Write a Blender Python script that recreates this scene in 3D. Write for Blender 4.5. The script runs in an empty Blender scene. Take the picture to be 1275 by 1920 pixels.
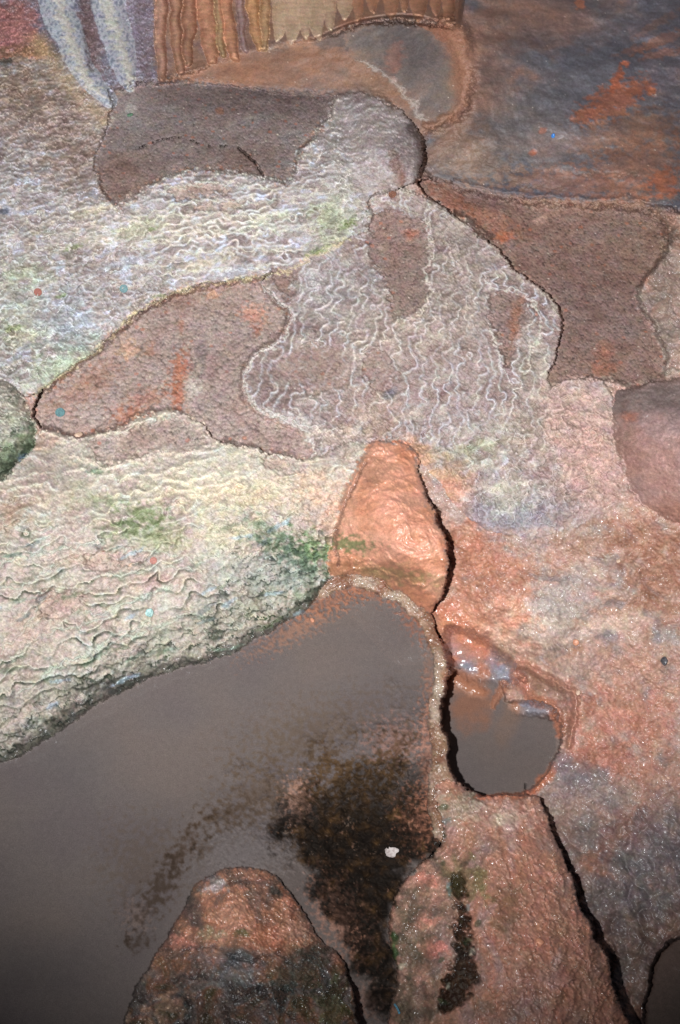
import bpy, math, numpy as np
from mathutils import Vector
C = bpy.context.scene
R = math.radians
F4 = np.float32
# ------------------------------------------------------------------ camera, world, flash, exposure
CAM_H = 2.0; PITCH = 55.0; VFOV = 40.0
cam_d = bpy.data.cameras.new('camera'); cam = bpy.data.objects.new('camera', cam_d)
C.collection.objects.link(cam); C.camera = cam
cam.location = (0, 0, CAM_H); cam.rotation_euler = (R(90 - PITCH), 0, 0)
cam_d.sensor_fit = 'VERTICAL'; cam_d.angle = R(VFOV); cam_d.clip_start = 0.02; cam_d.clip_end = 200
wd = bpy.data.worlds.new('World'); C.world = wd; wd.use_nodes = True
bg = wd.node_tree.nodes['Background']; bg.inputs[0].default_value = (0.55, 0.62, 0.8, 1); bg.inputs[1].default_value = 0.045
fl_d = bpy.data.lights.new('flash', 'SPOT'); fl = bpy.data.objects.new('flash', fl_d); C.collection.objects.link(fl)
fl.location = (-0.225, 0.0, 2.02)           # the flash gun held out to the left of the lens
fl_d.energy = 462; fl_d.shadow_soft_size = 0.012; fl_d.spot_size = R(67); fl_d.spot_blend = 1.0; fl_d.color = (0.955, 0.975, 1.0)
FLASH_AIM = Vector((0.0, 1.72, 0.15))
fl.rotation_euler = (FLASH_AIM - fl.location).to_track_quat('-Z', 'Y').to_euler()
C.view_settings.view_transform = 'Standard'; C.view_settings.look = 'None'; C.view_settings.exposure = 0.0; C.view_settings.gamma = 1.0

STEP = 1.7       # surface sampling in photo pixels (about 1.5 mm on the ground)
ALB = 0.80; DESAT = 0.05
# ------------------------------------------------------------------ numeric helpers
def lin(c):
    c = np.asarray(c, F4) / 255.0
    l = np.where(c <= 0.04045, c / 12.92, ((c + 0.055) / 1.055) ** 2.4).astype(F4) * ALB
    g = (l * np.array([.3, .55, .15], F4)).sum(-1, keepdims=True)
    mx = l.max(-1, keepdims=True); k = DESAT + .3 * np.clip((mx - l.min(-1, keepdims=True)) / (mx + 1e-4) - .55, 0, 1) * np.clip(mx / .1 - .5, 0, 1)
    return l * (1 - k) + g * k * np.array([1.05, 1.0, .82], F4)
_r = np.random.RandomState(7)
PERM = _r.permutation(4096).astype(np.int32)
GA = (_r.rand(4096) * 2 * np.pi).astype(F4); GX = np.cos(GA); GY = np.sin(GA)
RX = _r.rand(4096).astype(F4); RY = _r.rand(4096).astype(F4); RV = _r.rand(4096).astype(F4)
def _h(ix, iy, seed): return PERM[(ix + PERM[(iy + seed * 131) & 4095]) & 4095]
def pn(x, y, seed=0):
    x = np.asarray(x, F4); y = np.asarray(y, F4)
    ix = np.floor(x).astype(np.int32); iy = np.floor(y).astype(np.int32)
    fx = x - ix; fy = y - iy
    u = fx * fx * fx * (fx * (fx * 6 - 15) + 10); v = fy * fy * fy * (fy * (fy * 6 - 15) + 10)
    def g(a, b):
        h = _h(ix + a, iy + b, seed); return GX[h] * (fx - a) + GY[h] * (fy - b)
    n0 = g(0, 0); n0 += u * (g(1, 0) - n0)
    n1 = g(0, 1); n1 += u * (g(1, 1) - n1)
    return (n0 + v * (n1 - n0)) * 1.5
def fbm(x, y, oct=4, seed=0, gain=0.5):
    r = 0; a = 1.0; f = 1.0
    for o in range(oct):
        r = r + a * pn(x * f, y * f, seed + o * 7); a *= gain; f *= 2.03
    return r
def ridged(x, y, oct=3, seed=0):
    r = 0; a = 1.0; f = 1.0
    for o in range(oct):
        r = r + a * (1 - 2.2 * np.abs(pn(x * f, y * f, seed + o * 5))); a *= 0.5; f *= 2.1
    return r
def worley(x, y, seed=0, vec=False):
    ox = oy = 0
    ix = np.floor(x).astype(np.int32); iy = np.floor(y).astype(np.int32)
    f1 = np.full(np.shape(x), 9, F4); f2 = f1.copy(); cid = np.zeros(np.shape(x), F4)
    for a in (-1, 0, 1):
        for b in (-1, 0, 1):
            h = _h(ix + a, iy + b, seed)
            dx = ix + a + RX[h] - x; dy = iy + b + RY[h] - y
            d = dx * dx + dy * dy
            n = d < f1
            f2 = np.where(n, f1, np.minimum(f2, d)); cid = np.where(n, RV[h], cid); f1 = np.where(n, d, f1)
            if vec: ox = np.where(n, -dx, ox); oy = np.where(n, -dy, oy)
    if vec: return np.sqrt(f1), np.sqrt(f2), cid, ox, oy
    return np.sqrt(f1), np.sqrt(f2), cid
def ss(a, b, x):
    t = np.clip((x - a) / (b - a), 0, 1); return t * t * (3 - 2 * t)
def mix(a, b, m):
    m = np.asarray(m)[..., None] if np.ndim(m) else m
    return a * (1 - m) + b * m
def ramp(n, cols, lo=-0.6, hi=0.6):
    """blend a list of colours along a noise value"""
    t = np.clip((n - lo) / (hi - lo), 0, 0.9999) * (len(cols) - 1)
    i = t.astype(np.int32); f = (t - i)[..., None]
    L = np.stack([lin(c) for c in cols])
    return L[i] * (1 - f) + L[i + 1] * f
# ------------------------------------------------------------------ view geometry: photo pixel -> ground
FPX = 960 / math.tan(R(VFOV / 2))
cp, sp = math.cos(R(PITCH)), math.sin(R(PITCH))
def ray(s, t):
    u = (s - 637.5) / FPX; v = (960 - t) / FPX
    return u, v * sp + cp, v * cp - sp          # not normalised; depth along axis = 1
def at(s, t, z):
    dx, dy, dz = ray(s, t); k = (z - CAM_H) / dz
    return Vector((dx * k, dy * k, z))
def wz(s, t, y0):
    dx, dy, dz = ray(s, t); return CAM_H + y0 * dz / dy
def axis(lo, a, b, hi, st):
    core = np.arange(a, b + st, st)
    left = []; x = a; d = st
    while x > lo: d = min(d * 1.06, 7); x -= d; left.append(x)
    right = []; x = core[-1]; d = st
    while x < hi: d = min(d * 1.06, 7); x += d; right.append(x)
    return np.array(left[::-1] + list(core) + right, F4)
SA = axis(-420, -6, 1281, 1700, STEP); TA = axis(-330, -6, 1926, 2240, STEP)
S, T = np.meshgrid(SA, TA)
NY, NX = S.shape
dx, dy, dz = ray(S, T)
k0 = (0.12 - CAM_H) / dz
PX = (dx * k0).astype(F4); PY = (dy * k0).astype(F4)        # plan position in metres, drives all patterns
WS = (S + 5 * pn(PX * 28, PY * 28, 1) + 3.0 * pn(PX * 90, PY * 90, 2) + 2.2 * pn(PX * 230, PY * 230, 14)).astype(F4)   # ragged outlines
WT = (T + 5 * pn(PX * 28, PY * 28, 3) + 3.0 * pn(PX * 90, PY * 90, 4) + 2.2 * pn(PX * 230, PY * 230, 15)).astype(F4)
# coarse raster for distances
LS = 6.0; LX = np.arange(-450, 1740, LS); LY = np.arange(-360, 2280, LS)
LXX, LYY = np.meshgrid(LX, LY)
def smooth_poly(p, it=1, closed=True):
    p = np.asarray(p, float)
    for _ in range(it):
        q = []
        n = len(p)
        for i in range(n if closed else n - 1):
            a = p[i]; b = p[(i + 1) % n]
            q.append(a * .75 + b * .25); q.append(a * .25 + b * .75)
        if not closed: q = [p[0]] + q + [p[-1]]
        p = np.array(q)
    return p
def seg_dist(p, closed, XX, YY):
    d = np.full(XX.shape, 1e9); tt = np.zeros(XX.shape); n = len(p); m = n if closed else n - 1
    for i in range(m):
        a = p[i]; b = p[(i + 1) % n]; v = b - a; L = v @ v + 1e-9
        h = np.clip(((XX - a[0]) * v[0] + (YY - a[1]) * v[1]) / L, 0, 1)
        e = (XX - a[0] - h * v[0]) ** 2 + (YY - a[1] - h * v[1]) ** 2
        c = e < d; d = np.where(c, e, d); tt = np.where(c, (i + h) / m, tt)
    return np.sqrt(d), tt
def inside(p, XX, YY):
    r = np.zeros(XX.shape, bool); n = len(p)
    for i in range(n):
        a = p[i]; b = p[(i + 1) % n]
        if a[1] == b[1]: continue
        c = ((a[1] > YY) != (b[1] > YY)) & (XX < (b[0] - a[0]) * (YY - a[1]) / (b[1] - a[1]) + a[0]); r ^= c
    return r
def samp(img, s, t):
    x = np.clip((s - LX[0]) / LS, 0, img.shape[1] - 1.001); y = np.clip((t - LY[0]) / LS, 0, img.shape[0] - 1.001)
    i = x.astype(np.int32); j = y.astype(np.int32); fx = (x - i).astype(F4); fy = (y - j).astype(F4)
    return (img[j, i] * (1 - fx) + img[j, i + 1] * fx) * (1 - fy) + (img[j + 1, i] * (1 - fx) + img[j + 1, i + 1] * fx) * fy
def sdf_img(poly, sm=1):
    p = smooth_poly(poly, sm); d, _ = seg_dist(p, True, LXX, LYY)
    return np.where(inside(p, LXX, LYY), d, -d).astype(F4)      # positive inside
def rbf(ctrl):
    P = np.array(ctrl, float); xy = P[:, :2] / 1000; z = P[:, 2]; n = len(P)
    def U(r2): return np.where(r2 > 0, r2 * np.log(np.maximum(r2, 1e-12)), 0)
    K = U(((xy[:, None] - xy[None]) ** 2).sum(-1)) + np.eye(n) * 2e-3
    Q = np.hstack([np.ones((n, 1)), xy]); A = np.block([[K, Q], [Q.T, np.zeros((3, 3))]])
    w = np.linalg.lstsq(A, np.concatenate([z, np.zeros(3)]), rcond=None)[0]
    o = np.zeros(LXX.shape); X = LXX / 1000; Y = LYY / 1000
    for i in range(n): o += w[i] * U((X - xy[i, 0]) ** 2 + (Y - xy[i, 1]) ** 2)
    return (o + w[n] + w[n + 1] * X + w[n + 2] * Y).astype(F4)
# ------------------------------------------------------------------ surface patterns (relief in metres, masks)
class W:          # a rectangular window of the surface
    pass
def window(x0, y0, x1, y1):
    a, b = np.searchsorted(SA, [x0, x1]); c, d = np.searchsorted(TA, [y0, y1])
    a = max(a - 2, 0); c = max(c - 2, 0); b = min(b + 2, NX); d = min(d + 2, NY)
    w = W(); w.sl = (slice(c, d), slice(a, b)); w.s = WS[w.sl]; w.t = WT[w.sl]; w.x = PX[w.sl]; w.y = PY[w.sl]
    w.rs = S[w.sl]; w.rt = T[w.sl]; w.sa = SA[a:b]; w.ta = TA[c:d]
    return w
def pebble(w, size=0.008, h=0.0022, seed=3, var=0.5):
    h = h * 1.6
    wx = w.x + 0.0016 * pn(w.x * 300, w.y * 300, 91); wy = w.y + 0.0016 * pn(w.x * 300, w.y * 300, 92)
    f1, f2, cid = worley(wx / size, wy / size, seed)
    r = .5 + .22 * cid; q = np.clip(1 - (f1 / r) ** 2, 0, 1); e = np.minimum(np.sqrt(q), np.clip((f2 - f1) * 2.6, 0, 1) ** .5)
    g1, g2, gc = worley(wx / size * 1.9, wy / size * 1.9, seed + 1); e2 = np.sqrt(np.clip(1 - (g1 / .6) ** 2, 0, 1)) * .55
    k = 1 - var * cid; big = e * k
    return h * np.maximum(big, e2), np.maximum(e, e2 * .8), np.where(big > e2, cid, gc)
def gour(w, phi, per, h, wob, seed, lw=2.6, scallop=0.6, net=0.0, nsize=None, ang=-80, asp=1.5):
    q = per * 1.7
    n = wob * pn(w.x / q, w.y / q, seed) + 0.45 * wob * pn(w.x / q * 2.3, w.y / q * 2.3, seed + 1) + .1 * wob * pn(w.x / q * 5.1, w.y / q * 5.1, seed + 8)
    if scallop:
        f1, f2, cid = worley(w.x / (per * 1.3), w.y / (per * 1.3), seed + 2); n = n + scallop * wob * (f1 - .5)
    p = phi / per + n
    gy, gx = np.gradient(p, w.ta, w.sa); g = np.sqrt(gx * gx + gy * gy) + 1e-5
    f = p - np.floor(p)
    up = (1 - f) / g; dn = f / g                 # pixels to the rim just downstream / upstream
    lwv = lw * (.75 + .5 * np.abs(pn(w.x / per / 1.2, w.y / per / 1.2, seed + 11)))
    rim = np.exp(-(np.minimum(up, dn) / lwv) ** 2)
    soft = np.exp(-np.minimum(dn / (lw * .9), 20)) + np.exp(-np.minimum(up / (lw * 3.2), 20)) * 0.9    # steep downstream side
    lvl = np.clip(0.65 + 0.7 * pn(w.x / per / 3, w.y / per / 3, seed + 5), 0.15, 1.2)
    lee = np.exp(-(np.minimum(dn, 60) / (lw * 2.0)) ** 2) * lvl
    d = h * np.clip(soft, 0, 1.1) * lvl + 0.45 * h * f * lvl
    rim = rim * np.clip(lvl + .15, 0, 1)
    if np.ndim(net) or net > 0:
        ns = nsize or per * .8; a = R(ang); ca, sa_ = math.cos(a), math.sin(a)     # cells closed by a rim on their downstream side
        wx = w.x + ns * .75 * pn(w.x / ns / 1.1, w.y / ns / 1.1, seed + 20) + ns * .28 * pn(w.x / ns * 3, w.y / ns * 3, seed + 21); wy = w.y + ns * .75 * pn(w.x / ns / 1.1, w.y / ns / 1.1, seed + 22) + ns * .28 * pn(w.x / ns * 3, w.y / ns * 3, seed + 23)
        u = (wx * ca + wy * sa_) / ns; v = (-wx * sa_ + wy * ca) / (ns * asp)
        f1, f2, cid, ou, ov = worley(u, v, seed + 24, True)
        e = (f2 - f1); side = np.clip(.5 + 1.3 * ou, .08, 1)
        brk = np.clip(.75 + 1.0 * pn(w.x / ns / 1.6, w.y / ns / 1.6, seed + 26) + .4 * pn(w.x / ns * 1.2, w.y / ns * 1.2, seed + 27), .1, 1.15)
        side = side * brk
        r2 = np.exp(-(e / (.16 + .12 * cid)) ** 2) * np.clip(side * 1.35, 0, 1)
        d2 = h * (.75 * np.exp(-(e / .28) ** 2) * side + .5 * ou * ss(0, .25, e) + .35 * (cid - .5) * ss(0, .3, e))
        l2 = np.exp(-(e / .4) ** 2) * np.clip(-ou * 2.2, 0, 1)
        h1, h2, hc = worley(u * 2.1 + 7, v * 2.1, seed + 28); e3 = h2 - h1; r3 = np.exp(-(e3 / .26) ** 2) * .3 * ss(-.1, .5, pn(w.x / ns / 2.2, w.y / ns / 2.2, seed + 29)); r2 = np.maximum(r2, r3); d2 = d2 + h * .35 * r3
        k = net
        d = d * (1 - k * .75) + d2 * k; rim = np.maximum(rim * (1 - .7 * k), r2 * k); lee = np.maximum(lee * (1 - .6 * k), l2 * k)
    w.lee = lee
    return d, rim, f
def specks(w, size=0.02, seed=40, dens=0.25, r=0.09):
    f1, f2, cid = worley(w.x / size, w.y / size, seed)
    return (f1 < r * (0.5 + cid)) & (cid < dens)
# ------------------------------------------------------------------ composite buffers
Z = np.zeros((NY, NX), F4); D = np.zeros((NY, NX), F4); COL = np.zeros((NY, NX, 3), F4); RO = np.full((NY, NX), 0.6, F4); ID = np.zeros((NY, NX), np.int16)
IDS = []
SD = {}
def layer(name, poly, ctrl, fn, zb=1.5, cb=3.0, edge=None, sm=1, new_id=True, raw=False, frag=0):
    xs = [p[0] for p in poly]; ys = [p[1] for p in poly]
    mg = 20 + (90 if callable(zb) else cb)
    w = window(min(xs) - mg, min(ys) - mg, max(xs) + mg, max(ys) + mg)
    simg = sdf_img(poly, sm); SD[name] = simg
    w.sd = samp(simg, w.rs if raw else w.s, w.rt if raw else w.t)
    if callable(zb): zb = zb(w); cb = np.maximum(zb * 1.2, 0) + 4 if name == 'centre_slope' or name == 'knob' else cb
    za = ss(-zb, zb, w.sd); ca = ss(-cb, cb, w.sd + frag * pn(w.x * 170, w.y * 170, 61) + frag * pn(w.x * 75, w.y * 75, 62))
    d, c, r = fn(w)
    if edge:
        ew, ed = edge; q = 1 - np.clip(w.sd / ew, 0, 1); d = d - ed * (1 - np.sqrt(1 - q * q + 1e-6))
    if ctrl is not None: Z[w.sl] = mix1(Z[w.sl], samp(rbf(ctrl), w.rs, w.rt), za)
    D[w.sl] = mix1(D[w.sl], d, za); COL[w.sl] = COL[w.sl] * (1 - ca[..., None]) + c * ca[..., None]; RO[w.sl] = mix1(RO[w.sl], r, ca)
    if new_id:
        i = len(IDS); IDS.append(name); m = w.sd > 0; ID[w.sl] = np.where(m, i, ID[w.sl])
def mix1(a, b, m): return a * (1 - m) + b * m
def stain(x, y, rx, ry, ang, col, amt=1.0, edge=0.35, ns=60, nk=0.45, rough=None, relief=0.0, seed=50, only=None, keep=.9):
    m0 = max(rx, ry) * 1.9
    w = window(x - m0, y - m0, x + m0, y + m0)
    a = R(ang); u = (w.rs - x) * math.cos(a) + (w.rt - y) * math.sin(a); v = -(w.rs - x) * math.sin(a) + (w.rt - y) * math.cos(a)
    r = np.sqrt((u / rx) ** 2 + (v / ry) ** 2) + nk * fbm(w.x * ns, w.y * ns, 4, seed)
    m = ss(1 + edge, 1 - edge, r) * amt
    if only is not None: m = m * np.isin(ID[w.sl], [IDS.index(n) for n in only])
    cur = COL[w.sl]; lum = cur @ np.array([.3, .55, .15], F4); mean = (lum * m).sum() / (m.sum() + 1e-6) + 1e-4
    q = np.clip(lum / mean, .35, 1.9) ** keep
    COL[w.sl] = mix(cur, lin(col) * q[..., None], m)
    if rough is not None: RO[w.sl] = mix1(RO[w.sl], rough, m)
    if relief: D[w.sl] += relief * m
def stroke(pts, wid, h=0.0, col=None, amt=1.0, taper=(1, 1), soft=0.5, rough=None, tube=False, new_id=None, texture=None, sm=2, raw=False, only=None, wob=0):
    p = smooth_poly(pts, sm, False); mw = max(wid) if isinstance(wid, (tuple, list)) else wid
    x0, y0 = p.min(0) - mw * 2.5 - 8; x1, y1 = p.max(0) + mw * 2.5 + 8
    w = window(x0, y0, x1, y1)
    if wob: d, tt = seg_dist(p, False, w.s + wob * pn(w.x * 55, w.y * 55, 71) + wob * .5 * pn(w.x * 140, w.y * 140, 72), w.t + wob * pn(w.x * 55, w.y * 55, 73) + wob * .5 * pn(w.x * 140, w.y * 140, 74))
    elif tube: d, tt = seg_dist(p, False, w.rs + 4.5 * pn(w.rs / 40, w.rt / 34, 96) + 1.6 * pn(w.rs / 9, w.rt / 8, 97), w.rt + 3 * pn(w.rs / 12, w.rt / 20, 98))
    else: d, tt = seg_dist(p, False, w.rs if raw else w.s, w.rt if raw else w.t)
    wl = np.interp(tt, np.linspace(0, 1, len(wid)), wid) if isinstance(wid, (tuple, list)) else wid
    q = d / wl
    if tube:
        prof = np.clip(1 - q * q, 0, 1) ** .8; m = ss(1.02, 0.9, q)
    else:
        prof = np.exp(-(q * 1.4) ** 2); m = ss(1 + soft, 1 - soft, q)
    if only is not None:
        o = np.isin(ID[w.sl], [IDS.index(n) for n in only]); prof = prof * o; m = m * o
    if tube: D[w.sl] = np.where(q < 1, np.maximum(D[w.sl], h * prof - .1 * h), D[w.sl])
    else: D[w.sl] += (h * prof).astype(F4)
    if col is not None:
        cc = lin(col) if texture is None else texture(w, col)
        COL[w.sl] = mix(COL[w.sl], cc, m * amt)
    if rough is not None: RO[w.sl] = mix1(RO[w.sl], rough, m)
    if new_id:
        i = len(IDS); IDS.append(new_id); ID[w.sl] = np.where(q < 1, i, ID[w.sl])
# ------------------------------------------------------------------ materials of the layers
def t_floor(w):          # chaotic muddy flowstone of the right-hand slope
    x, y = w.x, w.y
    lw_ = 1 - .75 * ss(1400, 1600, w.rt)
    ux = x + 0.02 * lw_ * fbm(x * 14, y * 14, 3, 11); uy = y + 0.02 * lw_ * fbm(x * 14, y * 14, 3, 12)
    r = ridged(ux * 24, uy * 30, 4, 13)
    l = fbm(x * 45, y * 45, 4, 15)
    low = ss(1400, 1600, w.rt)
    f1, f2, cid = worley(ux * 60, uy * 60, 19)
    lump = np.sqrt(np.clip(1 - f1 * f1 * 1.5, 0, 1))
    pb, pe, pc = pebble(w, .0062, .0016, 20)
    phi = y * 0.6 + x * 0.5
    g, rim, f = gour(w, phi, 0.03, 0.006, 1.0, 21, 2.6, .8, .6, .018, -60)
    gm = ss(0, 0.5, fbm(x * 9, y * 9, 2, 24)) * (1 - low)
    crust = ss(-.1, .5, fbm(x * 18, y * 18, 3, 23)) * (1 - low)
    lump2 = ss(0, 1, np.clip(1.15 - worley(x * 46 + .22 * fbm(x * 40, y * 40, 2, 35), y * 34 + .22 * fbm(x * 40, y * 40, 2, 36), 33)[0] * 1.3, 0, 1))
    d = 0.0022 * r * (1 - .9 * low) + 0.0034 * l * (1 - .5 * low) + low * (.012 * lump2 + .002 * fbm(x * 70, y * 70, 3, 34) + .003 * np.sqrt(np.clip(1 - worley(x * 95, y * 80, 37)[0] ** 2 * 1.4, 0, 1))) + gm * g + 0.012 * fbm(x * 9, y * 9, 2, 16) + 0.0012 * fbm(x * 210, y * 210, 3, 17) + pb * crust * 1.2
    c = ramp(fbm(ux * 13, uy * 13, 4, 25), [(150, 136, 130), (168, 142, 130), (180, 142, 126), (170, 126, 106), (150, 106, 84)], -.85, .95)
    c = mix(c, lin((196, 168, 150)), np.clip(ss(.25, .8, fbm(ux * 30, uy * 30, 3, 26)) * .55 + rim * gm * .6, 0, 1))
    c = mix(c, lin((118, 112, 118)), ss(.25, .7, fbm(ux * 20, uy * 20, 3, 27)) * .55)
    lc = ramp(fbm(x * 22, y * 22, 4, 28), [(98, 90, 90), (112, 101, 98), (128, 106, 98), (150, 100, 78)], -.5, .95)
    c = mix(c, lc, low * .75)
    c = c * (1 + 0.16 * fbm(x * 160, y * 160, 2, 29))[..., None]
    c = mix(c, lin((222, 208, 190)), specks(w, .018, 41, .3) * .8)
    return d, c, 0.62 - 0.12 * low + 0.15 * l
def t_pebbles(c1, c2, c3, size=0.008, h=0.0024, seed=3, dark=.42):
    def f(w):
        hh, e, cid = pebble(w, size, h, seed)
        n = fbm(w.x * 16, w.y * 16, 4, seed + 60)
        c = ramp(n, [c1, c2, c3], -.7, .7) * 1.22
        c = c * (0.80 + 0.42 * cid)[..., None] * (dark + (1 - dark) * ss(0, .45, e))[..., None]  # gaps between nodules darkened, their shading put into the colour
        c = mix(c, lin((215, 200, 185)), specks(w, .024, seed + 41, .25, .08) * .8)
        c = mix(c, lin((178, 96, 62)), specks(w, .03, seed + 44, .25, .2) * .5)
        return hh + 0.003 * fbm(w.x * 14, w.y * 14, 3, seed + 70) + .0006 * fbm(w.x * 260, w.y * 260, 2, 5), c, 0.62 + 0 * n
    return f
def t_gours(phi, per, h, wob, seed, c_bed, c_rim, lw=2.6, peb=.0016, psize=.0065, scallop=.6, rimamt=.85, net=0.0, nsize=None, ang=-80, asp=1.5, lee=None, leec=((70, 84, 56), (52, 58, 54), (96, 104, 84))):
    def f(w):
        x, y = w.x, w.y
        nk = net(w) if callable(net) else net
        d, rim, fr = gour(w, phi(w), per, h, wob, seed, lw, scallop, nk, nsize, ang, asp); le = w.lee
        pb, e, cid = pebble(w, psize, peb, seed + 4)
        n = fbm(x * 13, y * 13, 4, seed + 60); n2 = fbm(x * 24, y * 24, 3, seed + 63)
        c = ramp(n, c_bed, -.65, .65); c = c * (0.9 + 0.2 * cid * (1 - rim))[..., None] * (.74 + .26 * e)[..., None]  # pebble gaps carry painted shade here as well
        c = mix(c, ramp(n2, c_rim, -.55, .55), np.clip(rim * rimamt + .18 * ss(.1, .6, n2), 0, 1))
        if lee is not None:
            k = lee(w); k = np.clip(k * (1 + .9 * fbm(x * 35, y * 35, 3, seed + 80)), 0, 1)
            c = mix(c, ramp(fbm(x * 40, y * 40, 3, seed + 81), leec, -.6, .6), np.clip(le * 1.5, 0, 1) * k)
        c = mix(c, lin((228, 220, 206)), specks(w, .03, seed + 41, .2, .08) * .6)
        c = c * (1 + .14 * fbm(x * 120, y * 120, 3, 31))[..., None]
        return d + pb * (1 - rim) + .005 * fbm(x * 12, y * 12, 2, seed + 70) + .0007 * fbm(x * 300, y * 300, 2, 6), c, .6 + .1 * n
    return f
def t_smooth(cols, amp=.003, sc=20, rough=.5, seed=80, fine=.0006, csc=14, lo=-.7, hi=.7, grain=.12, speck=True):
    def f(w):
        n = fbm(w.x * csc, w.y * csc, 5, seed)
        c = ramp(n, cols, lo, hi) * (1 + grain * fbm(w.x * 170, w.y * 170, 3, seed + 3))[..., None]
        if speck: c = mix(c, lin((220, 205, 190)), specks(w, .03, seed + 41, .22, .07) * .8)
        d = amp * fbm(w.x * sc, w.y * sc, 4, seed + 5) + fine * fbm(w.x * 240, w.y * 240, 2, seed + 6)
        return d, c, rough + .12 * n
    return f
def t_silt(w):
    n = fbm(w.x * 6, w.y * 6, 3, 200)
    c = ramp(n, [(100, 90, 90), (104, 94, 92), (108, 96, 92)], -.7, .7) * (1 + .05 * fbm(w.x * 120, w.y * 120, 3, 201) + .03 * fbm(w.x * 500, w.y * 500, 1, 203))[..., None]
    return .0012 * fbm(w.x * 9, w.y * 9, 3, 202), c, .85 + 0 * n
def px_phi(ang):         # downstream direction as an angle in the picture of the ground plan (deg, 0 = right, 90 = away)
    a = R(ang)
    return lambda w: w.x * math.cos(a) + w.y * math.sin(a)
# ------------------------------------------------------------------ outlines traced on the ground (photo pixels)
P_UPWALL = [(862, -400), (1800, -400), (1800, 440), (1300, 400), (1190, 381), (1060, 379), (960, 370), (880, 352), (800, 338), (788, 300), (797, 240), (850, 215), (872, 150), (860, 90), (850, 30)]
P_RBASIN = [(775, 340), (800, 336), (880, 352), (960, 371), (1060, 380), (1190, 382), (1243, 402), (1262, 440), (1238, 490), (1200, 530), (1196, 560), (1232, 620), (1250, 660), (1250, 700), (1215, 725), (1150, 714), (1080, 705), (1035, 735), (1018, 715), (1048, 640), (1060, 600), (1030, 550), (970, 512), (935, 470), (880, 420), (820, 385)]
P_BOULDER = [(1148, 745), (1175, 728), (1230, 716), (1290, 712), (1720, 690), (1720, 1010), (1275, 985), (1215, 955), (1170, 900), (1150, 820)]
P_UBASIN = [(200, 168), (330, 148), (450, 160), (560, 176), (640, 172), (628, 205), (600, 245), (566, 272), (556, 320), (550, 348), (490, 332), (440, 322), (400, 318), (345, 322), (300, 338), (262, 362), (240, 376), (210, 392), (188, 350), (170, 310), (175, 280), (195, 240), (213, 195)]
P_LEDGE = [(300, 152), (390, 122), (440, 98), (520, 84), (600, 70), (700, 40), (780, 44), (850, 40), (882, 60), (884, 150), (868, 214), (830, 240), (800, 250), (770, 240), (740, 205), (700, 182), (632, 174), (560, 178), (450, 162), (380, 155)]
P_BOWL = [(640, 62), (690, 42), (760, 36), (828, 70), (853, 130), (858, 180), (840, 212), (797, 232), (778, 200), (740, 160), (700, 128), (668, 108), (648, 90)]
P_CURTAIN = [(285, -400), (862, -400), (872, -40), (862, 30), (858, 62), (832, 44), (770, 30), (700, 34), (640, 52), (600, 74), (560, 80), (510, 84), (500, 92), (440, 112), (400, 124), (330, 142), (300, 152), (288, 110)]
P_STREAK = [(-460, -400), (292, -400), (288, 60), (308, 150), (262, 162), (238, 170), (215, 168), (213, 195), (190, 205), (150, 150), (110, 125), (60, 112), (0, 112), (-460, 170)]
P_LEFT = [(-460, 150), (0, 108), (60, 108), (110, 120), (150, 145), (190, 200), (213, 192), (205, 225), (190, 250), (172, 302), (190, 350), (210, 392), (250, 370), (300, 338), (345, 322), (400, 318), (490, 332), (550, 348), (556, 290), (600, 245), (622, 205), (632, 172), (690, 176), (740, 205), (765, 240), (745, 330), (725, 352), (690, 372), (700, 400), (694, 432), (660, 450), (620, 466), (580, 486), (540, 508), (480, 520), (400, 530), (350, 540), (260, 580), (200, 640), (130, 690), (60, 746), (40, 745), (0, 712), (-460, 690)]
P_KNOB = [(640, 172), (700, 176), (745, 202), (783, 238), (796, 290), (782, 345), (750, 354), (725, 362), (696, 374), (672, 330), (655, 270), (622, 205)]
P_CENTRE = [(690, 374), (740, 352), (790, 364), (850, 400), (925, 462), (970, 514), (1030, 552), (1058, 598), (1046, 650), (1018, 732), (1080, 705), (1148, 716), (1150, 820), (1180, 900), (1110, 980), (1000, 1012), (920, 1002), (860, 960), (800, 870), (740, 830), (690, 828), (620, 856), (588, 862), (580, 826), (530, 790), (465, 766), (450, 706), (480, 664), (530, 632), (552, 592), (500, 550), (486, 522), (540, 506), (600, 474), (660, 446), (694, 430), (702, 400)]
P_MBASIN = [(56, 752), (130, 692), (200, 642), (260, 582), (350, 542), (420, 530), (490, 520), (500, 550), (552, 592), (530, 632), (480, 664), (450, 706), (465, 766), (530, 788), (582, 825), (590, 862), (560, 860), (500, 852), (460, 836), (410, 832), (380, 797), (340, 774), (300, 772), (240, 792), (200, 812), (150, 824), (100, 810), (70, 806)]
P_LOWER = [(-460, 860), (0, 890), (30, 860), (60, 840), (70, 808), (110, 810), (150, 822), (200, 808), (300, 770), (340, 769), (365, 784), (410, 832), (460, 835), (520, 854), (590, 862), (640, 832), (690, 826), (684, 870), (655, 930), (634, 980), (628, 1040), (640, 1088), (600, 1122), (560, 1152), (480, 1204), (430, 1240), (330, 1258), (260, 1282), (190, 1316), (120, 1370), (60, 1410), (0, 1434), (-460, 1600)]
P_NOSE = [(-460, 680), (0, 706), (30, 728), (52, 758), (66, 800), (68, 830), (40, 865), (0, 908), (-460, 960)]
P_CONE = [(690, 830), (740, 824), (776, 836), (791, 860), (782, 890), (800, 930), (820, 980), (842, 1030), (836, 1080), (832, 1110), (815, 1145), (800, 1158), (770, 1132), (722, 1102), (680, 1084), (650, 1092), (618, 1084), (614, 1050), (628, 1000), (640, 930), (664, 880), (680, 855)]
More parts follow.
